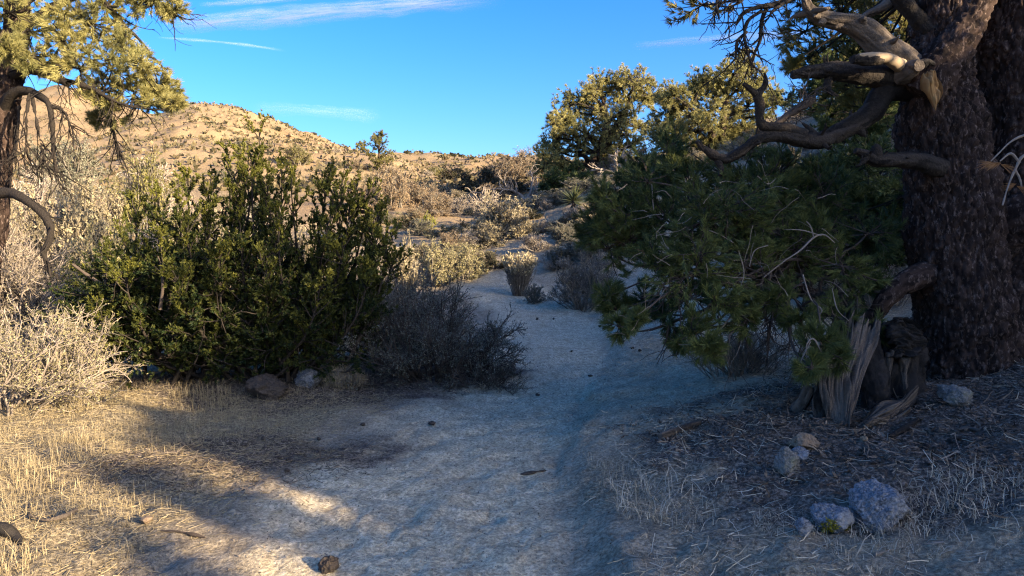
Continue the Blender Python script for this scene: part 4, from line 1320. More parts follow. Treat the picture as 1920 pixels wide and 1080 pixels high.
def proto(kind):
    """three builds of each kind of brush, 1 m wide and 1 m tall at unit scale"""
    if kind in PROTO:
        return PROTO[kind]
    K = {'pale': (M_STEMG, M_PALE), 'ygrey': (M_STEMG, M_YGREY), 'tan': (M_STEMG, M_TAN), 'sage': (M_STEMG, M_SAGE), 'dark': (M_TWIGD, M_DARKS), 'ygreen': (M_STEMG, M_YGREEN), 'bare': (M_TWIGP, M_THATCH), 'olive': (M_STEMG, M_OLIVE)}
    ms, ml = K[kind]
    out = []
    for s in range(2):
        kw = dict(ns=30, k1=8, k2=4, kl=9, leaf=(0.045, 0.020), r=0.008, min_r=0.0045, flat=0.05, core=0.25)
        if kind == 'tan':
            kw.update(leaf=(0.06, 0.010), kl=8)
        if kind == 'bare':
            kw.update(leaf=(0.05, 0.010), kl=2, k1=9, k2=6, wob=0.2)
        if kind in ('ygreen', 'dark'):
            kw.update(kl=10, leaf=(0.045, 0.022))
        St, Fo = make_shrub(500 + s + 10 * len(PROTO), 1.0, 1.0, **kw)
        out.append((St.mesh('stem', ms), Fo.mesh('foliage', ml)))
    PROTO[kind] = out
    return out


_rs = np.random.default_rng(77)


def brush(kind, px, py_base, wpx, hpx, d, label, group=None, depth=None):
    x = (px - 960) / FPX * d
    z = H1(x, d)
    w, h = wpx * d / FPX, hpx * d / FPX
    zb = P(px, py_base, d)[2]
    z0 = z if abs(zb - z) > 0.9 * h else min(z, zb)      # bases behind other brush may sit lower
    h = max(h, P(px, py_base - hpx, d)[2] - z0)
    h = min(h, 1.7 * w)
    st, fo = proto(kind)[_rs.integers(2)]
    t = thing('desert_shrub', label, 'shrub', (x, d, z0), group, _rs.uniform(0, 6.28), (w, (depth or w), h * 1.03))
    link('stem', st, t)
    link('foliage', fo, t)


B = brush
B('ygrey', 812, 530, 85, 78, 16.6, 'straw-yellow sunlit shrub, left half of the pair in front of the shadowed trail bend')
B('ygrey', 872, 518, 78, 62, 17.3, 'straw-yellow sunlit shrub touching the shadowed slope at the trail bend')
B('pale', 905, 470, 80, 62, 21.0, 'pale grey sunlit shrub, lower left of the three that mass above the trail bend')
B('pale', 948, 468, 120, 105, 22.0, 'largest pale grey sunlit shrub, middle of the mass above the trail bend')
B('pale', 985, 462, 50, 60, 21.5, 'pale grey sunlit shrub at the shadow edge of the mass above the trail bend')
B('bare', 925, 400, 70, 40, 25.0, 'grey bare shrub directly behind the large pale shrubs')
B('pale', 757, 548, 75, 130, 14.6, 'tall pale shrub at the right flank of the juniper')
B('bare', 700, 560, 90, 130, 13.6, 'pale bare shrub showing through the right plumes of the juniper')
B('pale', 640, 560, 100, 110, 14.0, 'pale sunlit shrub glimpsed through gaps right of the juniper centre')
B('pale', 560, 560, 110, 150, 14.5, 'pale sunlit shrub behind the juniper centre')
B('bare', 470, 560, 120, 170, 15.0, 'pale bare shrub behind the tallest juniper plume')
B('pale', 380, 560, 120, 190, 15.5, 'pale sunlit shrub behind the left juniper plumes')
B('bare', 290, 560, 120, 190, 14.0, 'pale bare shrub behind the left end of the juniper')
B('ygrey', 215, 560, 120, 150, 13.0, 'yellowish pale shrub left of the juniper')
B('pale', 150, 540, 130, 190, 14.5, 'pale tall shrub behind the yellow-green shrub')
B('pale', 70, 520, 150, 180, 13.5, 'pale sunlit shrub behind the drooping dark limb')
B('ygreen', 800, 446, 40, 50, 25.0, 'small yellow-green upright shrub in the valley')
B('dark', 872, 443, 22, 32, 24.0, 'small dark green shrub in the valley, left of the pale mass')
B('tan', 735, 405, 90, 95, 32.0, 'large reddish tan bare shrub right of the juniper top')
B('tan', 785, 398, 80, 60, 34.0, 'reddish tan bare shrub behind the yellow-green valley shrub')
B('tan', 822, 412, 75, 52, 29.0, 'orange-tan rounded shrub above the valley floor')
B('pale', 775, 425, 60, 35, 27.5, 'low pale shrub at the left of the valley floor')
B('bare', 850, 405, 60, 45, 31.0, 'grey bare shrub beside the orange-tan rounded shrub')
B('tan', 690, 400, 90, 70, 38.0, 'tan bare shrub below the lone green tree')
B('pale', 690, 470, 70, 80, 22.0, 'pale shrub right behind the juniper shoulder')
B('dark', 905, 362, 80, 52, 42.0, 'dark brown shrub under the skyline, left of the dead pale tree')
B('tan', 950, 352, 90, 60, 44.0, 'brown bushy shrub on the skyline behind the dead pale tree')
B('tan', 985, 332, 70, 52, 46.0, 'pinkish tan shrub on the skyline left of the sunlit pines')
B('dark', 945, 372, 110, 38, 38.0, 'dark low shrub behind the dead pale tree')
B('dark', 860, 350, 70, 40, 55.0, 'dark shrub on the low ridge above the valley')
B('olive', 815, 340, 45, 28, 62.0, 'green low shrub on the low ridge')
B('sage', 1035, 408, 95, 55, 27.0, 'dark grey shaded shrub left of the yuccas')
B('sage', 1000, 402, 60, 32, 30.0, 'small grey shrub above the pale shrub mass')
B('sage', 1095, 372, 90, 40, 29.0, 'grey shrub in shade above the yuccas')
B('pale', 1125, 425, 75, 52, 20.5, 'whitish sunlit shrub at the tip of the hanging bough')
B('sage', 1060, 462, 60, 48, 19.5, 'blue-grey shaded shrub on the slope above the trail bend')
B('sage', 1045, 440, 40, 30, 22.0, 'small grey shaded shrub higher on the slope')
B('sage', 1000, 548, 40, 18, 14.8, 'low grey shaded tuft under the stalky shrub')
B('dark', 925, 505, 60, 36, 18.2, 'dark brown low shrub in the shadow right of the straw-yellow pair')
B('sage', 1105, 490, 60, 45, 17.5, 'blue-grey shaded shrub on the slope left of the bough')
B('tan', 1140, 345, 70, 46, 36.0, 'pinkish tan shrub at the foot of the left sunlit pine')
B('tan', 1210, 335, 80, 60, 34.0, 'pinkish tan shrub between the two sunlit pines')
B('bare', 1165, 360, 60, 50, 31.0, 'dark-stemmed bare shrub below the left sunlit pine')
B('pale', 1395, 300, 90, 50, 24.0, 'pale shrub showing under the drooping dark limb')
B('pale', 1300, 320, 70, 45, 26.0, 'pale shrub between the drooping limb and the bough')
B('bare', 1480, 255, 120, 50, 30.0, 'pale bare shrub behind the elbow of the drooping limb')
B('dark', 1560, 370, 110, 70, 12.0, 'dark green shaded shrub behind the bough top')
B('dark', 1650, 350, 130, 90, 13.0, 'dark shaded shrub left of the old pine trunk')
B('dark', 1480, 330, 120, 60, 14.0, 'dark shaded shrub over the bough near the limb elbow')
B('dark', 1660, 430, 90, 60, 12.0, 'dark low shaded shrub between bough and trunk')
B('olive', 265, 330, 95, 95, 24.0, 'olive green lit shrub under the edge pine foliage')
B('olive', 330, 400, 60, 60, 19.0, 'yellow-olive shrub behind the left juniper plumes')
B('bare', 300, 360, 100, 80, 26.0, 'pale bare shrub behind the olive green lit shrub')
B('sage', 130, 310, 110, 60, 38.0, 'grey-green shrub below the edge pine limb')
B('bare', 60, 400, 120, 90, 24.0, 'pale bare shrub behind the edge pine trunk')
B('pale', 180, 400, 100, 70, 23.0, 'pale tan shrub on the slope behind the edge pine')
B('olive', 640, 340, 40, 40, 60.0, 'olive shrub below the rocky shoulder of the hill')
B('olive', 560, 350, 50, 40, 58.0, 'olive shrub at the foot of the sunlit hill')

RAND = []
# more low brush through the valley, drawn at random spots and sharing one honest label
for k in range(62):
    dd = _rs.uniform(20, 70)
    px = _rs.uniform(20, 1010) if dd > 26 else _rs.uniform(60, 860)
    kind = _rs.choice(['pale', 'tan', 'bare', 'sage', 'ygrey', 'dark'], p=[.27, .22, .2, .13, .1, .08])
    x = (px - 960) / FPX * dd
    if x > trail_x(dd) - 0.8 and dd < 34:
        continue
    ww = _rs.uniform(0.6, 1.5)
    hh = ww * _rs.uniform(0.45, 0.8)
    st, fo = proto(kind)[_rs.integers(2)]
    nm = {'pale': 'low pale grey shrub scattered on the valley floor', 'tan': 'low reddish tan shrub scattered on the valley floor', 'bare': 'low bare twiggy shrub scattered on the valley floor',
          'sage': 'low grey-green shrub scattered on the valley floor', 'ygrey': 'low straw-yellow shrub scattered on the valley floor', 'dark': 'low dark green shrub scattered on the valley floor'}[kind]
    where = 'behind the edge pine' if px < 260 else 'beyond the juniper' if px < 560 else 'left of the lone tree' if px < 720 else 'right of the lone tree'
    nm = nm.replace('scattered on the valley floor', ('in the valley ' if dd < 40 else 'at the far slope ') + where)
    t = thing('desert_shrub', nm, 'shrub', (x, dd, H1(x, dd) - 0.03), nm.replace('shrub', 'shrubs'), _rs.uniform(0, 6.28), (ww, ww, hh))
    RAND.append((x / dd, t))
    link('stem', st, t)
    link('foliage', fo, t)

# the thicket that closes the valley behind the bend, and the low brush on the shaded slope right of it
for k in range(152):
    if k < 66:
        dd = _rs.uniform(17.0, 46.0)
        px = _rs.uniform(640, 1000)
        x = (px - 960) / FPX * dd
        if x > trail_x(min(dd, 17.5)) + 0.2 and dd < 19:
            continue
        kind = _rs.choice(['pale', 'tan', 'bare', 'sage', 'ygrey', 'dark'], p=[.30, .2, .2, .1, .12, .08])
        ww, hh = _rs.uniform(0.6, 1.3), _rs.uniform(0.3, 0.65)
        where = 'sunlit thicket ' + ('just beyond the trail bend' if dd < 24 else 'in mid valley' if dd < 34 else 'under the skyline') + (', juniper side' if px < 760 else ', central part' if px < 880 else ', slope side')
    elif k >= 102:
        dd = _rs.uniform(9.5, 44.0)
        px = _rs.uniform(1380, 1740)
        x = (px - 960) / FPX * dd
        kind = _rs.choice(['sage', 'bare', 'dark'], p=[.45, .2, .35])
        ww, hh = _rs.uniform(0.4, 1.0), _rs.uniform(0.25, 0.5)
        where = 'hillside behind the drooping limb, ' + ('low' if dd < 15 else 'half way up' if dd < 23 else 'high up') + (', bough side' if px < 1560 else ', trunk side')
    else:
        dd = _rs.uniform(16.0, 30.0)
        px = _rs.uniform(985, 1230)
        x = (px - 960) / FPX * dd
        if dd < 17.5 and x < 0.9:
            continue
        kind = _rs.choice(['sage', 'bare', 'dark'], p=[.6, .3, .1])
        ww, hh = _rs.uniform(0.4, 1.0), _rs.uniform(0.25, 0.55)
        where = 'shaded slope above the bend, ' + ('low' if dd < 20 else 'half way up' if dd < 25 else 'high up') + (', path side' if px < 1080 else ', bough side')
    nm = {'pale': 'pale grey', 'tan': 'reddish tan', 'bare': 'bare twiggy', 'sage': 'grey-green', 'ygrey': 'straw-yellow', 'dark': 'dark green'}[kind]
    nm = nm + ' shrub, ' + where if k < 66 else nm + ' shrub on ' + where
    st, fo = proto(kind)[_rs.integers(2)]
    t = thing('desert_shrub', nm, 'shrub', (x, dd, H1(x, dd) - 0.04), nm.replace('shrub', 'shrubs'), _rs.uniform(0, 6.28), (ww, ww, hh))
    RAND.append((x / dd, t))
    link('stem', st, t)
    link('foliage', fo, t)

same = {}
for q, t in RAND:
    same.setdefault(t['label'], []).append((q, t))
ORDER = {2: ('left', 'right'), 3: ('left', 'middle', 'right'), 4: ('outer left', 'inner left', 'inner right', 'outer right'), 5: ('outer left', 'inner left', 'middle', 'inner right', 'outer right')}
for lb, lst in same.items():
    if len(lst) in ORDER:
        for (q, t), wd in zip(sorted(lst, key=lambda e: e[0]), ORDER[len(lst)]):
            t['label'] = (wd + ' ' + lb).replace('shaded slope right of the trail bend', 'shaded slope above the bend')


# ------------------------------------------------------------------ dead pale trees in the middle distance
def dead_tree(label, px, pyb, d, wpx, hpx, seed):
    rng = np.random.default_rng(seed)
    b = G(px, d)
    h, wd = hpx * d / FPX, wpx * d / FPX
    A = Acc()
    n = 6
    a = rng.uniform(0, 6.28, n)
    s = grow(rng.normal(0, 0.05, (n, 3)) * np.array([1, 1, 0]), np.stack([np.cos(a) * wd / h * 0.6, np.sin(a) * 0.5, np.full(n, 0.8)], 1), h * rng.uniform(0.75, 1.1, n), 9, 0.2, (0, 0, 0.02), rng)
    tubes(A, s, 0.075 * h / 1.6, 0.022, 6, rng.uniform(0, 1, n))
    p, dd, i, tt = spawn(s, 6, 0.25, 1, (0.5, 1.1), rng)
    s2 = grow(p, dd, h * rng.uniform(0.2, 0.5, len(p)), 7, 0.25, (0, 0, 0.03), rng)
    tubes(A, s2, 0.034, 0.016, 4, rng.uniform(0, 1, len(p)))
    p, dd, i, tt = spawn(s2, 3, 0.3, 1, (0.5, 1.1), rng)
    tubes(A, grow(p, dd, h * rng.uniform(0.08, 0.22, len(p)), 5, 0.25, (0, 0, 0.03), rng), 0.012, 0.007, 3)
    t = thing('dead_tree', label, 'tree', b)
    A.obj('branch', M_TWIGP, t)


dead_tree('pale bare dead tree with twisted branches below the skyline shrubs', 985, 372, 34.0, 90, 62, 1)
dead_tree('small pale bare dead tree left of the larger twisted one', 905, 390, 31.0, 60, 45, 2)
dead_tree('dark bare dead tree with crooked twigs under the left sunlit pine', 1160, 345, 30.0, 60, 55, 3)
dead_tree('thin bare dead tree on the skyline left of the sunlit pines', 925, 330, 44.0, 70, 45, 4)


# ------------------------------------------------------------------ sunlit pines on the right slope, built from their foliage pads
def pad_tree(label, trunk_px, d, spec, seed, mat, root_f=0.2, needle=(0.17, 0.024, 12), kp=15, ks=5, kt=3, tr=0.02, trunks=None):
    rng = np.random.default_rng(seed)
    b = G(trunk_px[0], d)
    t = thing('pinyon_pine', label, 'tree', b)
    T, Lb, F = Acc(), Acc(), Acc()
    tops = trunks or [trunk_px[1:]]
    spines = []
    for tx, ty in tops:
        tp = P(tx, ty, d)
        mid = b * 0.45 + tp * 0.55 + rng.normal(0, 0.2, 3)
        c = [np.append(b - np.array([0, 0, 0.3]), tr * 1.2 * d * 0.35), np.append(b * 0.8 + tp * 0.2, tr * d * 0.3), np.append(mid, tr * d * 0.2), np.append(tp, tr * d * 0.06)]
        limb(T, c, 30, 9, bark=0.03, seed=seed, freq=8, rough=0.02)
        spines.append(spline(c, 30)[:, :3])
    T.obj('trunk', M_BARK, t, b)
    sp = np.concatenate([s[int(len(s) * root_f):] for s in spines])
    pads = px_pads([(x, y, d, r * 1.3) for x, y, r in spec], rng, 1.3)
    for k, p in enumerate(pads):
        low = sp - np.array([0, 0, 0.25 * np.linalg.norm(p[:3] - b)])
        j = np.argmin(np.linalg.norm(sp + np.array([0, 0, 0.5]) - p[:3], axis=1))
        curve_limb(Lb, sp[j], p[:3], 0.09, 0.03, rng, 0.12, 12, 6, 0.01, k)
    add_pads(F, Lb, pads, rng, kp, ks, kt, needle[2], needle[0], needle[1], 0.016, 0.6, 0.05, 0.0, (0.2, 1.1))
    Lb.obj('limb', M_LIMB, t, b)
    F.obj('crown', mat, t, b)


left_pine = [(1125, 158, 26), (1110, 175, 24), (1145, 172, 22), (1185, 155, 28), (1205, 150, 26), (1220, 178, 24), (1160, 160, 20), (1190, 185, 28), (1215, 190, 18), (1095, 190, 24), (1070, 195, 22), (1120, 200, 30), (1085, 212, 26),
             (1060, 225, 24), (1040, 235, 20), (1110, 225, 30), (1150, 220, 30), (1180, 215, 28), (1195, 240, 26), (1070, 250, 30), (1045, 258, 26), (1030, 272, 22), (1100, 255, 32), (1140, 255, 32), (1175, 255, 28), (1020, 292, 22),
             (1050, 285, 30), (1085, 285, 30), (1120, 285, 30), (1155, 285, 28), (1180, 275, 22), (1015, 315, 20), (1040, 312, 26), (1065, 318, 24), (1095, 312, 24), (1170, 300, 24), (1140, 310, 20)]
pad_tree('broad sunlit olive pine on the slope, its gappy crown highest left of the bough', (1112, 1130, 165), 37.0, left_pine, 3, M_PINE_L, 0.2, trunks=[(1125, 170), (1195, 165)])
right_pine = [(1392, 122, 22), (1375, 140, 24), (1405, 140, 20), (1355, 165, 28), (1335, 155, 22), (1310, 160, 22), (1385, 170, 30), (1415, 165, 24), (1440, 180, 22), (1455, 195, 18), (1325, 180, 28), (1300, 180, 18),
              (1265, 180, 22), (1250, 190, 18), (1280, 200, 24), (1250, 215, 26), (1290, 220, 30), (1330, 210, 30), (1365, 200, 32), (1400, 200, 30), (1430, 215, 26), (1235, 240, 26), (1270, 245, 30), (1310, 245, 30), (1350, 240, 34),
              (1390, 235, 32), (1420, 245, 28), (1230, 262, 24), (1260, 270, 28), (1300, 270, 28), (1340, 270, 30), (1380, 265, 30), (1410, 270, 26), (1360, 290, 26), (1320, 290, 22), (1395, 290, 24)]
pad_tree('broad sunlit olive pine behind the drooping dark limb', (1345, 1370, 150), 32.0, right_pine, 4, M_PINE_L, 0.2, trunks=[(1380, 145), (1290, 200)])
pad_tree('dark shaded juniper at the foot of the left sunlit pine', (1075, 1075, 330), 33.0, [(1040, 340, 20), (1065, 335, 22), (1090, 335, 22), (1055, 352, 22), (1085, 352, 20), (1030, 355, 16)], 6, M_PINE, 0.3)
pad_tree('slender lone green tree standing above the low ridge', (712, 711, 255), 58.0,
         [(708, 256, 9), (716, 254, 8), (704, 268, 11), (718, 268, 11), (711, 280, 13), (724, 290, 13), (702, 292, 13), (712, 300, 14), (722, 310, 14), (704, 312, 13), (714, 325, 13), (708, 338, 11)], 7, M_PINE_M, 0.25, (0.17, 0.020, 13), 7, 4, 3, 0.008)
pad_tree('tiny lollipop-shaped tree left of the slender lone tree', (678, 678, 276), 75.0, [(675, 274, 6), (682, 275, 6), (678, 282, 7), (673, 284, 5), (684, 286, 5)], 8, M_PINE_M, 0.5, (0.2, 0.045, 8), 6, 4, 3, 0.006)

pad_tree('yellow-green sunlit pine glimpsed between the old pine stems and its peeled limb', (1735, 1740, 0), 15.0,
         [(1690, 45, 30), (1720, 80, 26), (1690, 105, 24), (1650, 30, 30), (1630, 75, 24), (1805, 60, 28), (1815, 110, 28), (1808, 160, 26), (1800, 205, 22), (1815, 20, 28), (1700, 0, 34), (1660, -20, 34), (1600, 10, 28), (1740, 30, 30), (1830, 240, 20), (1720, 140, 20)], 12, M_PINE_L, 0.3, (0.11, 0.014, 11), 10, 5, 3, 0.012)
# shaded pines behind the bough, plus unseen pines added to block low sun
for k, (x, y, h, wd, lab) in enumerate([
        (4.6, 10.3, 2.1, 2.8, 'dark shaded pine behind the drooping limb, left of the old pine trunk'),
        (7.9, 2.0, 4.6, 3.2, 'unseen dark pine on the bank, added to shade the old pine limbs'),
        (17.5, -8.10, 1.9, 0.5, 'unseen slim young pine, added to break up the low sun'),
        (17.6, -8.85, 1.9, 0.7, 'unseen slimmer young pine, added to stripe the sunlit grass'),
        (17.4, -7.45, 2.0, 0.8, 'unseen bushy young pine on the crest, added to shade the grass'),
        (17.5, -9.71, 1.8, 0.35, 'unseen thin young pine on the crest, added to darken the corner'),
        (9.5, 22.0, 2.4, 2.6, 'dark shaded pine on the hillside behind the drooping limb'),
        (11.6, 26.0, 2.6, 3.0, 'dark shaded pine high on the hillside beside the old pine trunk'),
        (8.3, 18.0, 2.0, 2.2, 'small dark shaded pine on the hillside above the bough')]):
    off = x > 17 or y < 5
    T, Lb, F = make_pine(300 + k, h, wd, 9, 0.7 if off else 1.0, (0.09, 0.03 if off else 0.014, 5 if off else 8), 2 if off else 4)
    local_thing('pinyon_pine', lab, 'tree', [('trunk', T.mesh('trunk', M_BARK)), ('limb', Lb.mesh('limb', M_LIMB)), ('crown', F.mesh('crown', M_PINE))], (x, y, H1(x, y)))


# ------------------------------------------------------------------ scrub on the far slopes
def scrub_mesh(seed, n=70):
    rng = np.random.default_rng(seed)
    A = Acc()
    u = unit(rng.normal(size=(n, 3)) * np.array([1, 1, 0.8]) + np.array([0, 0, 0.35]))
    u[:, 2] = np.abs(u[:, 2])
    leaves(A, u * rng.uniform(0.1, 0.42, n)[:, None] * np.array([1, 1, 0.75]), 0.34, 0.22, rng, None, 0.5)
    return A


SCR = [scrub_mesh(k).mesh('hill_shrub', M_SCRUB) for k in range(6)]
SCRG = [scrub_mesh(10 + k).mesh('hill_shrub', M_DARKS) for k in range(3)]
_rh = np.random.default_rng(31)
cnt = 0
spots = []
while cnt < 285:
    px = _rh.uniform(-20, 1000)
    yy = _rh.uniform(75, 165)
    x = (px - 960) / FPX * yy
    if px > 660 and yy > 125:
        continue
    z = H1(x, yy)
    big = _rh.random() < 0.22
    s = _rh.uniform(0.9, 1.9) if big else _rh.uniform(0.5, 1.1)
    spots.append((x, yy, z, s, big))
    cnt += 1
for px in (352, 374, 395, 412, 428, 452, 512, 522, 534, 545, 556, 592, 640, 655, 668, 700, 735, 748, 765, 790, 805, 830, 850, 868):
    yy = 159.0 if px < 660 else 114.0
    x = (px - 960) / FPX * yy
    spots.append((x, yy, H1(x, yy), _rh.uniform(1.2, 2.4), True))
for x, yy, z, s, big in spots[-300:]:
    o = link('hill_shrub', (SCRG if big else SCR)[_rh.integers(3)], None, (x, yy, z - 0.05), _rh.uniform(0, 6.28), (s, s, s * _rh.uniform(0.7, 1.0)))
    if big:
        tag(o, 'larger dark green scrub clump dotted over the far sunlit slopes', 'shrub', 'dark scrub clumps on the far slopes')
    else:
        tag(o, 'small brown scrub tuft dotted over the far sunlit slopes', 'shrub', 'brown scrub tufts on the far slopes')
A = Acc()
px = _rh.uniform(-60, 1100, 9500)
yy = _rh.uniform(42, 262, 9500)
x = (px - 960) / FPX * yy
z = H(x, yy)
c = np.stack([x, yy, z], 1)
k = 5
q = np.repeat(c, k, 0)
sz = np.repeat(_rh.uniform(0.25, 1.0, len(c)), k)
off = unit(_rh.normal(size=(len(q), 3)))
off[:, 2] = np.abs(off[:, 2])
pos = q + off * (sz * 0.28)[:, None]
leaves(A, pos, 0.42, 0.28, _rh, np.repeat(_rh.uniform(0, 1, len(c)), k), 0.5)
tag(A.obj('hill_scrub', M_SCRUB), kind='stuff')


# ------------------------------------------------------------------ stones
def stone_mesh(seed, sx, sy, sz, nu=64, nv=96, rough=0.10, cut=15):
    rng = np.random.default_rng(seed)
    u, v = np.meshgrid(np.linspace(0, math.pi, nu), np.arange(nv) * 2 * math.pi / nv, indexing='ij')
    D = np.stack([np.sin(u) * np.cos(v), np.sin(u) * np.sin(v), np.cos(u)], -1)
    r = np.ones((nu, nv))
    for k in range(cut):
        n = unit(rng.normal(size=3))
        h = rng.uniform(0.60, 0.9)
        dn = D @ n
        r = np.where(dn * r > h, h / np.maximum(dn, 1e-3), r)
    r = r * (1 + rough * fbm(D * 1.8 + seed, 5, seed) + 0.6 * rough * fbm(D * 7 + seed, 3, seed + 3))
    X = D * r[..., None] * np.array([sx, sy, sz]) * 0.5
    X[0] = X[0].mean(0)
    X[-1] = X[-1].mean(0)
    i = np.arange(nu * nv).reshape(nu, nv)
    nx = np.roll(i, -1, 1)
    A = Acc()
    A.add(X, np.stack([i[:-1], i[1:], nx[1:], nx[:-1]], -1).reshape(-1, 4), 0.5)
    return A


def stone(name, label, cat, px, py, wpx, hpx, seed, mat, sink=0.36, group=None, res=(40, 60), rough=0.10, rot=0.0, deep=0.9):
    p = ground_hit(px, py)
    d = p[1]
    sx, sz = wpx * d / FPX, hpx * d / FPX
    me = stone_mesh(seed, sx, sx * deep, sz * 1.25, res[0], res[1], rough).mesh(name, mat)
    o = link(name, me, None, (p[0], p[1] + sx * deep * 0.35, H1(p[0], p[1] + sx * deep * 0.35) + sz * (0.62 - sink)), rot)
    return tag(o, label, cat, group)


stone('boulder', 'largest rounded blue-grey granite boulder lying in the dry grass below the stump', 'boulder', 1663, 990, 128, 100, 4, M_GRAN, 0.4, None, (110, 160), 0.10)
mo = stone('boulder', 'middle-sized grey granite rock with yellow moss beside the largest boulder', 'boulder', 1568, 1002, 84, 64, 8, M_GRAN, 0.42, None, (80, 120), 0.09)
stone('boulder', 'small round grey granite rock at the end of the boulder row', 'boulder', 1513, 1008, 38, 32, 12, M_GRAN, 0.3, None, (50, 70))
stone('boulder', 'greyish lichen-covered rock below the flat brown stone at the stump', 'boulder', 1482, 892, 52, 44, 15, M_LICH, 0.3, None, (60, 90), 0.14)
stone('stone', 'dark rock with white crust next to the lichen-covered rock', 'stone', 1506, 868, 34, 24, 18, M_GRAN, 0.25, None, (50, 70), 0.16)
stone('stone', 'flat brown layered stone leaning at the foot of the stump', 'stone', 1512, 848, 64, 28, 21, M_TANR, 0.2, None, (50, 80), 0.08)
stone('stone', 'grey slab of stone half buried right of the old pine foot', 'stone', 1800, 762, 66, 44, 24, M_LICH, 0.25, None, (50, 80), 0.12)
stone('boulder', 'pale blue-grey rough rock under the right skirt of the juniper', 'boulder', 572, 728, 66, 32, 27, M_GRAN, 0.2, None, (70, 100), 0.14)
stone('boulder', 'dark low rock under the juniper, left of the pale rough rock', 'boulder', 492, 752, 92, 44, 30, M_CLOD, 0.3, None, (60, 90), 0.12)
stone('stone', 'small grey rock behind the pale rough rock in the juniper shade', 'stone', 537, 694, 30, 20, 33, M_GRAN, 0.2)
stone('stone', 'brown stump-like stone on the trail at the bottom of the picture', 'stone', 612, 1076, 46, 30, 36, M_CLOD, 0.3, None, (50, 80), 0.2)
stone('stone', 'whitish flat stone in the sunlit grass', 'stone', 268, 987, 34, 12, 39, M_TANR, 0.2)
stone('stone', 'reddish pebble in the needle litter by the split slab', 'stone', 1622, 830, 14, 12, 42, M_TANR, 0.2)
# moss on the middle rock
A = Acc()
rng = np.random.default_rng(4)
for cx, cz, n in ((-0.035, 0.0, 240), (0.02, -0.055, 300), (0.08, -0.05, 140)):
    me = mo.data
    vs = np.empty(len(me.vertices) * 3)
    me.vertices.foreach_get('co', vs)
    vs = vs.reshape(-1, 3)
    fr = vs[vs[:, 1] < 0]
    dd = np.hypot(fr[:, 0] - cx, fr[:, 2] - cz)
    pick = fr[np.argsort(dd)[:260]]
    pts = pick[rng.integers(len(pick), size=n)] * 1.01 + rng.normal(0, 0.003, (n, 3))
    leaves(A, pts, 0.018, 0.009, rng, None, 0.2)
ms = A.obj('moss', M_MOSS, mo)
# rock outcrops on the hill shoulder
_ro = np.random.default_rng(8)
OUT = [(626, 100, 3.2), (640, 98, 2.6), (655, 102, 2.8), (632, 92, 2.2), (650, 92, 2.4), (618, 106, 2.4), (668, 96, 2.0), (160, 200, 3.0), (120, 215, 3.2), (700, 90, 1.6), (590, 110, 1.8)]
OUT += [(_ro.normal(600, 60), _ro.uniform(85, 140), _ro.uniform(0.8, 2.2)) for k in range(22)] + [(_ro.uniform(330, 560), _ro.uniform(110, 160), _ro.uniform(0.8, 2.0)) for k in range(16)]
for k, (px, yy, s) in enumerate(OUT):
    x = (px - 960) / FPX * yy
    me = stone_mesh(60 + k, s * 0.6, s * 0.5, s * 0.5, 22, 30, 0.28).mesh('outcrop', M_TANR)
    tag(link('rock_outcrop', me, None, (x, yy, H1(x, yy) + s * 0.05), k), 'pale tan rock outcrop on the shoulder of the sunlit hill', 'rock', 'rock outcrops on the far hill')

# broken bits of wood and bark round the stump
for k in range(16):
    px, py = _ro.uniform(1440, 1800), _ro.uniform(800, 880)
    p = ground_hit(px, py)
    me = stone_mesh(130 + k, _ro.uniform(0.05, 0.13), _ro.uniform(0.02, 0.05), _ro.uniform(0.015, 0.035), 14, 20, 0.3).mesh('wood_chunk', M_LIMB if k % 3 else M_GREY)
    tag(link('wood_chunk', me, None, (p[0], p[1], p[2] + 0.008), _ro.uniform(0, 3.1)), 'dark broken chip of wood lying in the litter round the burnt stump', 'wood chip', 'wood chips round the burnt stump')

# cones, clods and pebbles on the trail
lab = [(540, 866, 20, 10, 'dark pine cone beside the thin twig on the left of the trail'), (536, 888, 18, 10, 'dark pine cone just below the one beside the twig'), (492, 826, 11, 8, 'small dark cone at the left trail edge'),
       (597, 829, 12, 8, 'small dark cone right of the left trail edge'), (679, 801, 14, 7, 'dark clod on the sand below the pale rock'), (810, 800, 20, 9, 'flat grey chip in the middle of the trail'),
       (1007, 600, 7, 6, 'dark cone in the middle of the trail at the bend'), (1038, 600, 6, 5, 'dark cone right of the trail middle at the bend'), (1072, 661, 6, 5, 'dark pebble in mid-trail beside the twiggy bush'),
       (1168, 645, 16, 8, 'dark clod at the right trail edge under the bough'), (1125, 614, 8, 6, 'dark cone under the bough tip, first of the cone row'), (1133, 619, 8, 6, 'dark cone under the bough tip, middle of the cone row'),
       (1142, 622, 8, 6, 'dark cone under the bough tip, last of the cone row'), (1108, 707, 14, 5, 'flat dark chip right of the trail middle'), (1008, 743, 14, 5, 'flat dark bark chip beyond the grey chip'),
       (984, 620, 5, 4, 'dark pebble left in the trail beyond the bush'), (1200, 660, 9, 6, 'dark clod on the bank ledge under the bough'), (1186, 655, 10, 6, 'dark clod left on the bank ledge')]
for k, (px, py, wv, hv, lb) in enumerate(lab):
    nm = 'pine_cone' if 'cone' in lb and 'clod' not in lb else ('pebble' if 'pebble' in lb else 'clod')
    stone(nm, lb, nm.replace('_', ' '), px, py, wv * 0.8, hv * 0.75, 80 + k, M_CLOD, 0.15, None, (14, 18), 0.25)


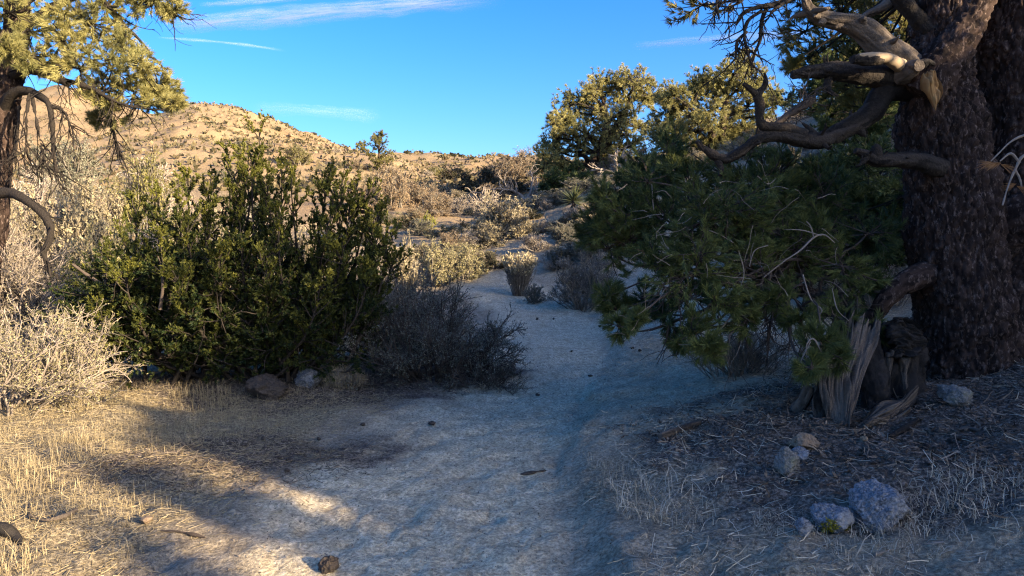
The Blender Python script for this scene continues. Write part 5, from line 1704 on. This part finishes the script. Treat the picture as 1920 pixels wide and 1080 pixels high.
def stick(label, spec, mat, seed, side=(), name='fallen_stick'):
    A = Acc()
    c = []
    for px, py, wpx, dz in spec:
        p = ground_hit(px, py)
        r = wpx * p[1] / FPX / 2
        c.append([p[0], p[1], p[2] + r * 0.7 + dz, r])
    b = np.array(c[0][:3])
    limb(A, c, 40, 10, rough=0.004, grain=0.001, lump=0.004, seed=seed)
    for s in side:
        cc = []
        for px, py, wpx, dz in s:
            p = ground_hit(px, py)
            r = wpx * p[1] / FPX / 2
            cc.append([p[0], p[1], p[2] + r + dz, r])
        limb(A, cc, 20, 6, rough=0.002, seed=seed + 1)
    tag(A.obj(name, mat, None, b), label, 'stick')


stick('short grey stick lying on the dark litter below the bough', [(1238, 822, 12, 0), (1262, 815, 13, 0.005), (1290, 806, 11, 0.01), (1312, 796, 6, 0.01)], M_GREY, 1)
stick('long grey dead branch on the ground under the twiggy trailside bush', [(765, 712, 14, 0.02), (800, 705, 14, 0.04), (835, 704, 12, 0.03), (868, 716, 8, 0)], M_GREY, 2,
      [[(838, 704, 8, 0.03), (852, 690, 6, 0.08), (866, 682, 3, 0.12)], [(850, 708, 7, 0.02), (862, 722, 5, 0), (878, 728, 3, 0)]])
stick('thin forked twig beside the dark cones on the trail', [(515, 858, 3, 0), (535, 860, 4, 0.006), (552, 858, 3, 0.004)], M_TWIGD, 3, [[(534, 860, 3, 0.005), (543, 852, 2, 0.01)]])
stick('curved bleached stick in the grass at the left bottom', [(55, 975, 6, 0.02), (85, 984, 8, 0.02), (120, 978, 12, 0.02), (144, 968, 9, 0.03)], M_GREY, 4, [[(58, 975, 4, 0.02), (56, 955, 4, 0.03), (72, 945, 3, 0.04)]])
stick('grey root stub lying right of the split slab', [(1668, 822, 10, 0), (1700, 808, 14, 0.005), (1722, 792, 10, 0.01)], M_LIMB, 5)
stick('thin pale stick in the litter near the right edge', [(1790, 812, 7, 0), (1815, 808, 8, 0.005), (1838, 810, 6, 0)], M_GREY, 6)
stick('curved pale stick over the litter below the lichen-covered rock', [(1465, 905, 3, 0), (1490, 898, 4, 0.03), (1515, 905, 3, 0)], M_TWIGP, 7)
stick('dark charred branch in the grass at the left bottom corner', [(-20, 1000, 30, 0), (10, 1005, 26, 0.01), (32, 1018, 16, 0.01), (45, 1035, 8, 0)], M_CHAR, 8)
stick('thin dark twig along the sunlit grass below the bleached stick', [(300, 1000, 3, 0.01), (340, 1003, 4, 0.012), (385, 1012, 3, 0.01)], M_TWIGD, 9)
stick('dark bark strip on the bank lip left of the pale grass clump', [(975, 893, 7, 0), (1000, 889, 8, 0.003), (1022, 884, 5, 0)], M_CLOD, 10)
stick('thin brown stick among straw at the right bottom', [(1640, 1045, 4, 0.01), (1700, 1030, 5, 0.01), (1770, 1022, 3, 0.01)], M_TWIGP, 11)

# ------------------------------------------------------------------ grass, thatch and litter
rg = np.random.default_rng(55)


def scatter(n, xr, yr, dens):
    x = rg.uniform(xr[0], xr[1], n)
    y = rg.uniform(yr[0], yr[1], n)
    keep = rg.uniform(0, 1, n) < dens(x, y)
    x, y = x[keep], y[keep]
    return np.stack([x, y, H(x, y) - 0.004], 1)


def left_d(x, y):
    e = trail_x(y) - 0.95 - x
    n = fbm(np.stack([x, y], -1) * 1.1, 3, 71)
    thin = 1 - 0.75 * (1 - sstep(np.hypot((x + 2.2) / 1.2, (y - 5.5) / 0.8) + 0.4 * n, 0.6, 1.3))
    return sstep(e + 0.5 * n, -0.1, 1.3) * (0.45 + 0.6 * sstep(n, -0.4, 0.5)) * (1 - sstep(y, 7.0, 9.0)) * (0.25 + 0.75 * sstep(e, 0.2, 1.8)) * thin


A = Acc()
p = scatter(60000, (-6.0, -0.9), (2.7, 8.6), left_d)
blades(A, p, 0.012 + 0.075 * rg.uniform(0, 1, len(p)) ** 1.6 * (1 + 0.8 * noise(p[:, :2] * 2.3, 5)), (0, 0, 0), rg.uniform(0.0018, 0.0036, len(p)), rg, 1.0)
p = scatter(600, (-6.0, -1.0), (2.7, 8.4), left_d)
blades(A, p, 0.05 + 0.15 * rg.uniform(0, 1, len(p)) ** 2, (0, 0, 0), 0.0024, rg, 0.5)
p = scatter(32000, (-4.6, -0.6), (2.7, 8.0), lambda x, y: 0.8 * sstep(trail_x(y) - 0.75 - x + 0.3 * fbm(np.stack([x, y], -1) * 1.6, 2, 72), 0, 0.7))
d = rg.normal(size=(len(p), 3)) * np.array([1, 1, 0.12])
tubes(A, grow(p + np.array([0, 0, 0.008]), d, rg.uniform(0.03, 0.11, len(p)), 3, 0.15, (0, 0, 0), rg), 0.0015, 0.001, 2, rg.uniform(0, 1, len(p)))
tag(A.obj('dry_grass', M_STRAW), kind='stuff')

A = Acc()


def right_d(x, y):
    u = x - trail_x(y) - 0.85
    n = fbm(np.stack([x, y], -1) * 1.3, 3, 73)
    du = np.hypot(x - 3.2, y - 5.3)
    return sstep(u + 0.3 * n, 0, 0.5) * (0.3 + 0.7 * sstep(n, -0.3, 0.5)) * (0.25 + 0.75 * sstep(du, 1.2, 2.4))


p = scatter(52000, (0.0, 6.5), (2.8, 11.0), right_d)
d = rg.normal(size=(len(p), 3)) * np.array([1, 1, 0.15])
tubes(A, grow(p + np.array([0, 0, 0.008]), d, rg.uniform(0.03, 0.14, len(p)), 4, 0.2, (0, 0, 0), rg), 0.0024, 0.0014, 2, rg.uniform(0, 1, len(p)))
p = scatter(16000, (0.0, 4.5), (2.8, 9.0), lambda x, y: 0.5 * right_d(x, y))
blades(A, p, rg.uniform(0.012, 0.045, len(p)), (0, 0, 0), 0.0028, rg, 1.3)
tag(A.obj('straw_thatch', M_THATCH), kind='stuff')

A = Acc()


def duff_d(x, y):
    n = fbm(np.stack([x, y], -1) * 1.0, 3, 74)
    return 0.9 * (1 - sstep(np.hypot(x - 3.2, (y - 4.95) / 0.8) + 0.5 * n, 1.6, 2.7))


p = scatter(26000, (0.4, 6.4), (2.9, 8.2), duff_d)
d = rg.normal(size=(len(p), 3)) * np.array([1, 1, 0.2])
tubes(A, grow(p + np.array([0, 0, 0.01]), d, rg.uniform(0.03, 0.13, len(p)), 4, 0.22, (0, 0, 0), rg), rg.uniform(0.002, 0.006, len(p)), 0.002, 2, rg.uniform(0, 1, len(p)) ** 2)
p = scatter(9000, (0.4, 6.4), (2.9, 8.2), duff_d)
leaves(A, p + np.array([0, 0, 0.01]), 0.04, 0.018, rg, rg.uniform(0, 1, len(p)) ** 2, 0.1)
p = scatter(9000, (-3.8, -0.9), (4.4, 6.8), lambda x, y: 0.8 * (1 - sstep(np.hypot((x + 2.2) / 1.2, (y - 5.5) / 0.8), 0.6, 1.25)))
d = rg.normal(size=(len(p), 3)) * np.array([1, 1, 0.2])
tubes(A, grow(p + np.array([0, 0, 0.008]), d, rg.uniform(0.03, 0.10, len(p)), 3, 0.2, (0, 0, 0), rg), 0.0025, 0.0015, 2, rg.uniform(0, 1, len(p)) ** 2)
p = scatter(7000, (-4.6, -0.2), (7.0, 9.6), lambda x, y: 0.8 * (1 - sstep(np.hypot((x + 2.5) / 2.2, (y - 8.3) / 0.9), 0.7, 1.2)))
d = rg.normal(size=(len(p), 3)) * np.array([1, 1, 0.2])
tubes(A, grow(p + np.array([0, 0, 0.008]), d, rg.uniform(0.03, 0.14, len(p)), 3, 0.2, (0, 0, 0), rg), 0.0025, 0.0015, 2, rg.uniform(0, 1, len(p)) ** 2)
tag(A.obj('needle_litter', M_LITTER), kind='stuff')

A = Acc()


def grit_d(x, y):
    return np.where(np.abs(x - trail_x(y)) < 1.1, 0.6, 0.35)


p = scatter(20000, (-2.2, 4.0), (2.9, 10.0), grit_d)
leaves(A, p + np.array([0, 0, 0.004]), 0.016, 0.009, rg, rg.uniform(0, 1, len(p)), 0.05)
tag(A.obj('trail_grit', M_LITTER), kind='stuff')


# tufts one can pick out
def tuft_mesh(seed, n=150, h=0.15, w=0.13, bend=0.8, wid=0.0026):
    r = np.random.default_rng(seed)
    A = Acc()
    a = r.uniform(0, 6.28, n)
    q = np.stack([np.cos(a), np.sin(a), np.zeros(n)], 1) * (w * np.sqrt(r.uniform(0, 1, n)))[:, None]
    blades(A, q, h * (0.25 + 0.95 * r.uniform(0, 1, n) ** 2), (0, 0, 0), wid, r, bend)
    return A


TUF = [tuft_mesh(k).mesh('grass_tuft', M_STRAW) for k in range(4)]
TUFG = [tuft_mesh(k + 9, 260, 0.085, 0.22, 2.2, 0.0028).mesh('grass_tuft', M_THATCH) for k in range(4)]
tuf = [(1195, 900, 1.2, 1, 'greyish grass clump at the lip between trail and litter, upper one'), (1250, 940, 1.5, 1, 'widest greyish grass clump left of the boulders'), (1290, 965, 1.1, 1, 'greyish grass clump below the widest clump'),
       (1150, 870, 0.9, 1, 'greyish grass clump on the bank lip beside the trail'), (1215, 955, 0.9, 1, 'greyish grass clump left of the widest clump'), (1480, 985, 0.8, 1, 'thin grass tuft left of the small round rock'),
       (1700, 1010, 0.9, 1, 'grey grass tuft in front of the largest boulder'), (1780, 930, 1.2, 1, 'tall grey grass tuft right of the largest boulder'), (1850, 900, 1.2, 1, 'arched grey grass tuft near the right edge'),
       (1880, 960, 1.2, 1, 'grey grass tuft at the right edge below the arched one'), (1760, 980, 1.0, 1, 'grey grass tuft just right of the boulder foot'), (1640, 1040, 0.9, 1, 'grey grass tuft at the bottom below the boulder'),
       (60, 905, 1.3, 0, 'golden grass tuft at the left edge'), (130, 860, 1.3, 0, 'tall golden grass tuft lit at the left'), (160, 830, 1.2, 0, 'golden grass tuft behind the tall lit one'), (30, 880, 1.3, 0, 'golden grass tuft by the left edge, lower'),
       (100, 830, 1.0, 0, 'golden grass tuft below the pale shrub'), (205, 850, 0.8, 0, 'small golden grass tuft at the shadow edge'), (20, 1060, 1.2, 0, 'golden grass tuft in the bottom left corner'), (240, 1040, 0.7, 0, 'thin golden grass tuft at the bottom'),
       (400, 745, 1.5, 0, 'dry leaning grass clump under the juniper centre'), (345, 740, 1.2, 0, 'pale dry grass clump left under the juniper'), (430, 760, 1.0, 0, 'sparse dry grass clump in front of the juniper'),
       (640, 725, 1.6, 0, 'tan grass clump beside the pale rough rock'), (665, 720, 1.2, 0, 'tan grass clump right of the first by the pale rock'), (200, 700, 1.0, 0, 'dry grass clump between the pale shrub and juniper'),
       (150, 770, 1.2, 0, 'dry grass clump at the foot of the pale lit shrub'), (720, 690, 1.2, 1, 'bleached grass clump under the twiggy bush')]
for k, (px, py, s, g, lb) in enumerate(tuf):
    p = ground_hit(px, py)
    tag(link('grass_tuft', (TUFG if g else TUF)[k % 4], None, (p[0], p[1], p[2] - 0.01), k * 1.3, s), lb, 'grass tuft', 'single grass tufts')


# ------------------------------------------------------------------ contrails high in the sky
def m_trail(name, dens, scale):
    t = NT(name)
    uv = t.n('Attribute', 'Vector', {'attribute_name': 'along'})
    n = t.noise(t.n('Mapping', 0, None, Vector=uv, Scale=(scale, 3.0, 1)), 1.0, 6.0, 0.65)
    e = t.attr('edge')
    a = t.math('MULTIPLY', t.math('MULTIPLY', t.rng(n, 0.3, 0.72), e), dens)
    d = t.n('BsdfDiffuse', 0, None, Color=(0.9, 0.9, 0.9))
    tr = t.n('BsdfTranslucent', 0, None, Color=(0.9, 0.9, 0.9))
    s = t.n('MixShader', 0, None, _0=0.5, _1=d, _2=tr)
    return t.done(t.n('MixShader', 0, None, _0=a, _1=t.n('BsdfTransparent'), _2=s))


def contrail(label, pts, wpx, dens, scale, seed, fade=(0.15, 0.25)):
    rng = np.random.default_rng(seed)
    alt = 2600.0
    c = []
    for px, py in pts:
        p = P(px, py, 1000.0) - np.array([0, 0, 1.6])
        c.append(np.append(p * alt / p[2], 0))
    n, m = 80, 13
    s = spline(c, n)[:, :3]
    T = unit(np.gradient(s, axis=0))
    side = unit(np.cross(T, np.array([0, 0, 1.0])))
    view = unit(s)
    hw = wpx / FPX * np.linalg.norm(s, axis=1) / 2
    upv = unit(np.cross(side, T))
    v = np.linspace(-1, 1, m)
    # a tilted arched band: broad enough to show its width from below
    band = unit(side * 0.5 + upv * 0.87)
    wob = 1 + 0.25 * fbm(np.stack([np.linspace(0, 9, n), np.zeros(n)], -1), 3, seed)
    V = s[:, None] + band[:, None] * (hw * wob * 1.4)[:, None, None] * v[None, :, None] + side[:, None] * (hw[:, None] * 0.3 * (1 - v ** 2)[None])[..., None]
    idx = np.arange(n * m).reshape(n, m)
    q = np.stack([idx[:-1, :-1], idx[:-1, 1:], idx[1:, 1:], idx[1:, :-1]], -1).reshape(-1, 4)
    u = np.linspace(0, 1, n)
    fd = sstep(u, 0, fade[0]) * (1 - sstep(u, 1 - fade[1], 1))
    edge = (1 - np.abs(v)[None] ** 1.5) * fd[:, None]
    me = raw_mesh('contrail', V.reshape(-1, 3), q, np.zeros((0, 3), int), m_trail('contrail_ice', dens, scale), True, {'edge': edge.ravel()})
    al = np.stack([np.broadcast_to(u[:, None], (n, m)), np.broadcast_to(v[None], (n, m)), np.zeros((n, m))], -1)
    me.attributes.new('along', 'FLOAT_VECTOR', 'POINT').data.foreach_set('vector', np.ascontiguousarray(al, np.float32).ravel())
    o = link('contrail', me)
    tag(o, label, 'contrail', None, 'thing')


contrail('broad feathered white contrail crossing the upper sky above the hill', [(300, 52), (400, 42), (540, 30), (680, 18), (810, 8), (960, -6)], 26, 0.75, 7, 1)
contrail('thin straight faint contrail below the broad one', [(290, 70), (380, 76), (460, 84), (540, 96)], 4, 0.3, 5, 2)
contrail('faint contrail at the very top edge of the sky', [(370, 10), (440, 5), (520, 1), (600, -8)], 8, 0.5, 5, 3)
contrail('short faint contrail left of the dead pine twigs', [(1180, 88), (1260, 80), (1340, 73), (1460, 66), (1540, 62)], 12, 0.4, 6, 4)
contrail('very faint wisp of cloud low over the ridge', [(470, 205), (560, 206), (640, 212), (720, 220)], 20, 0.16, 3, 5)
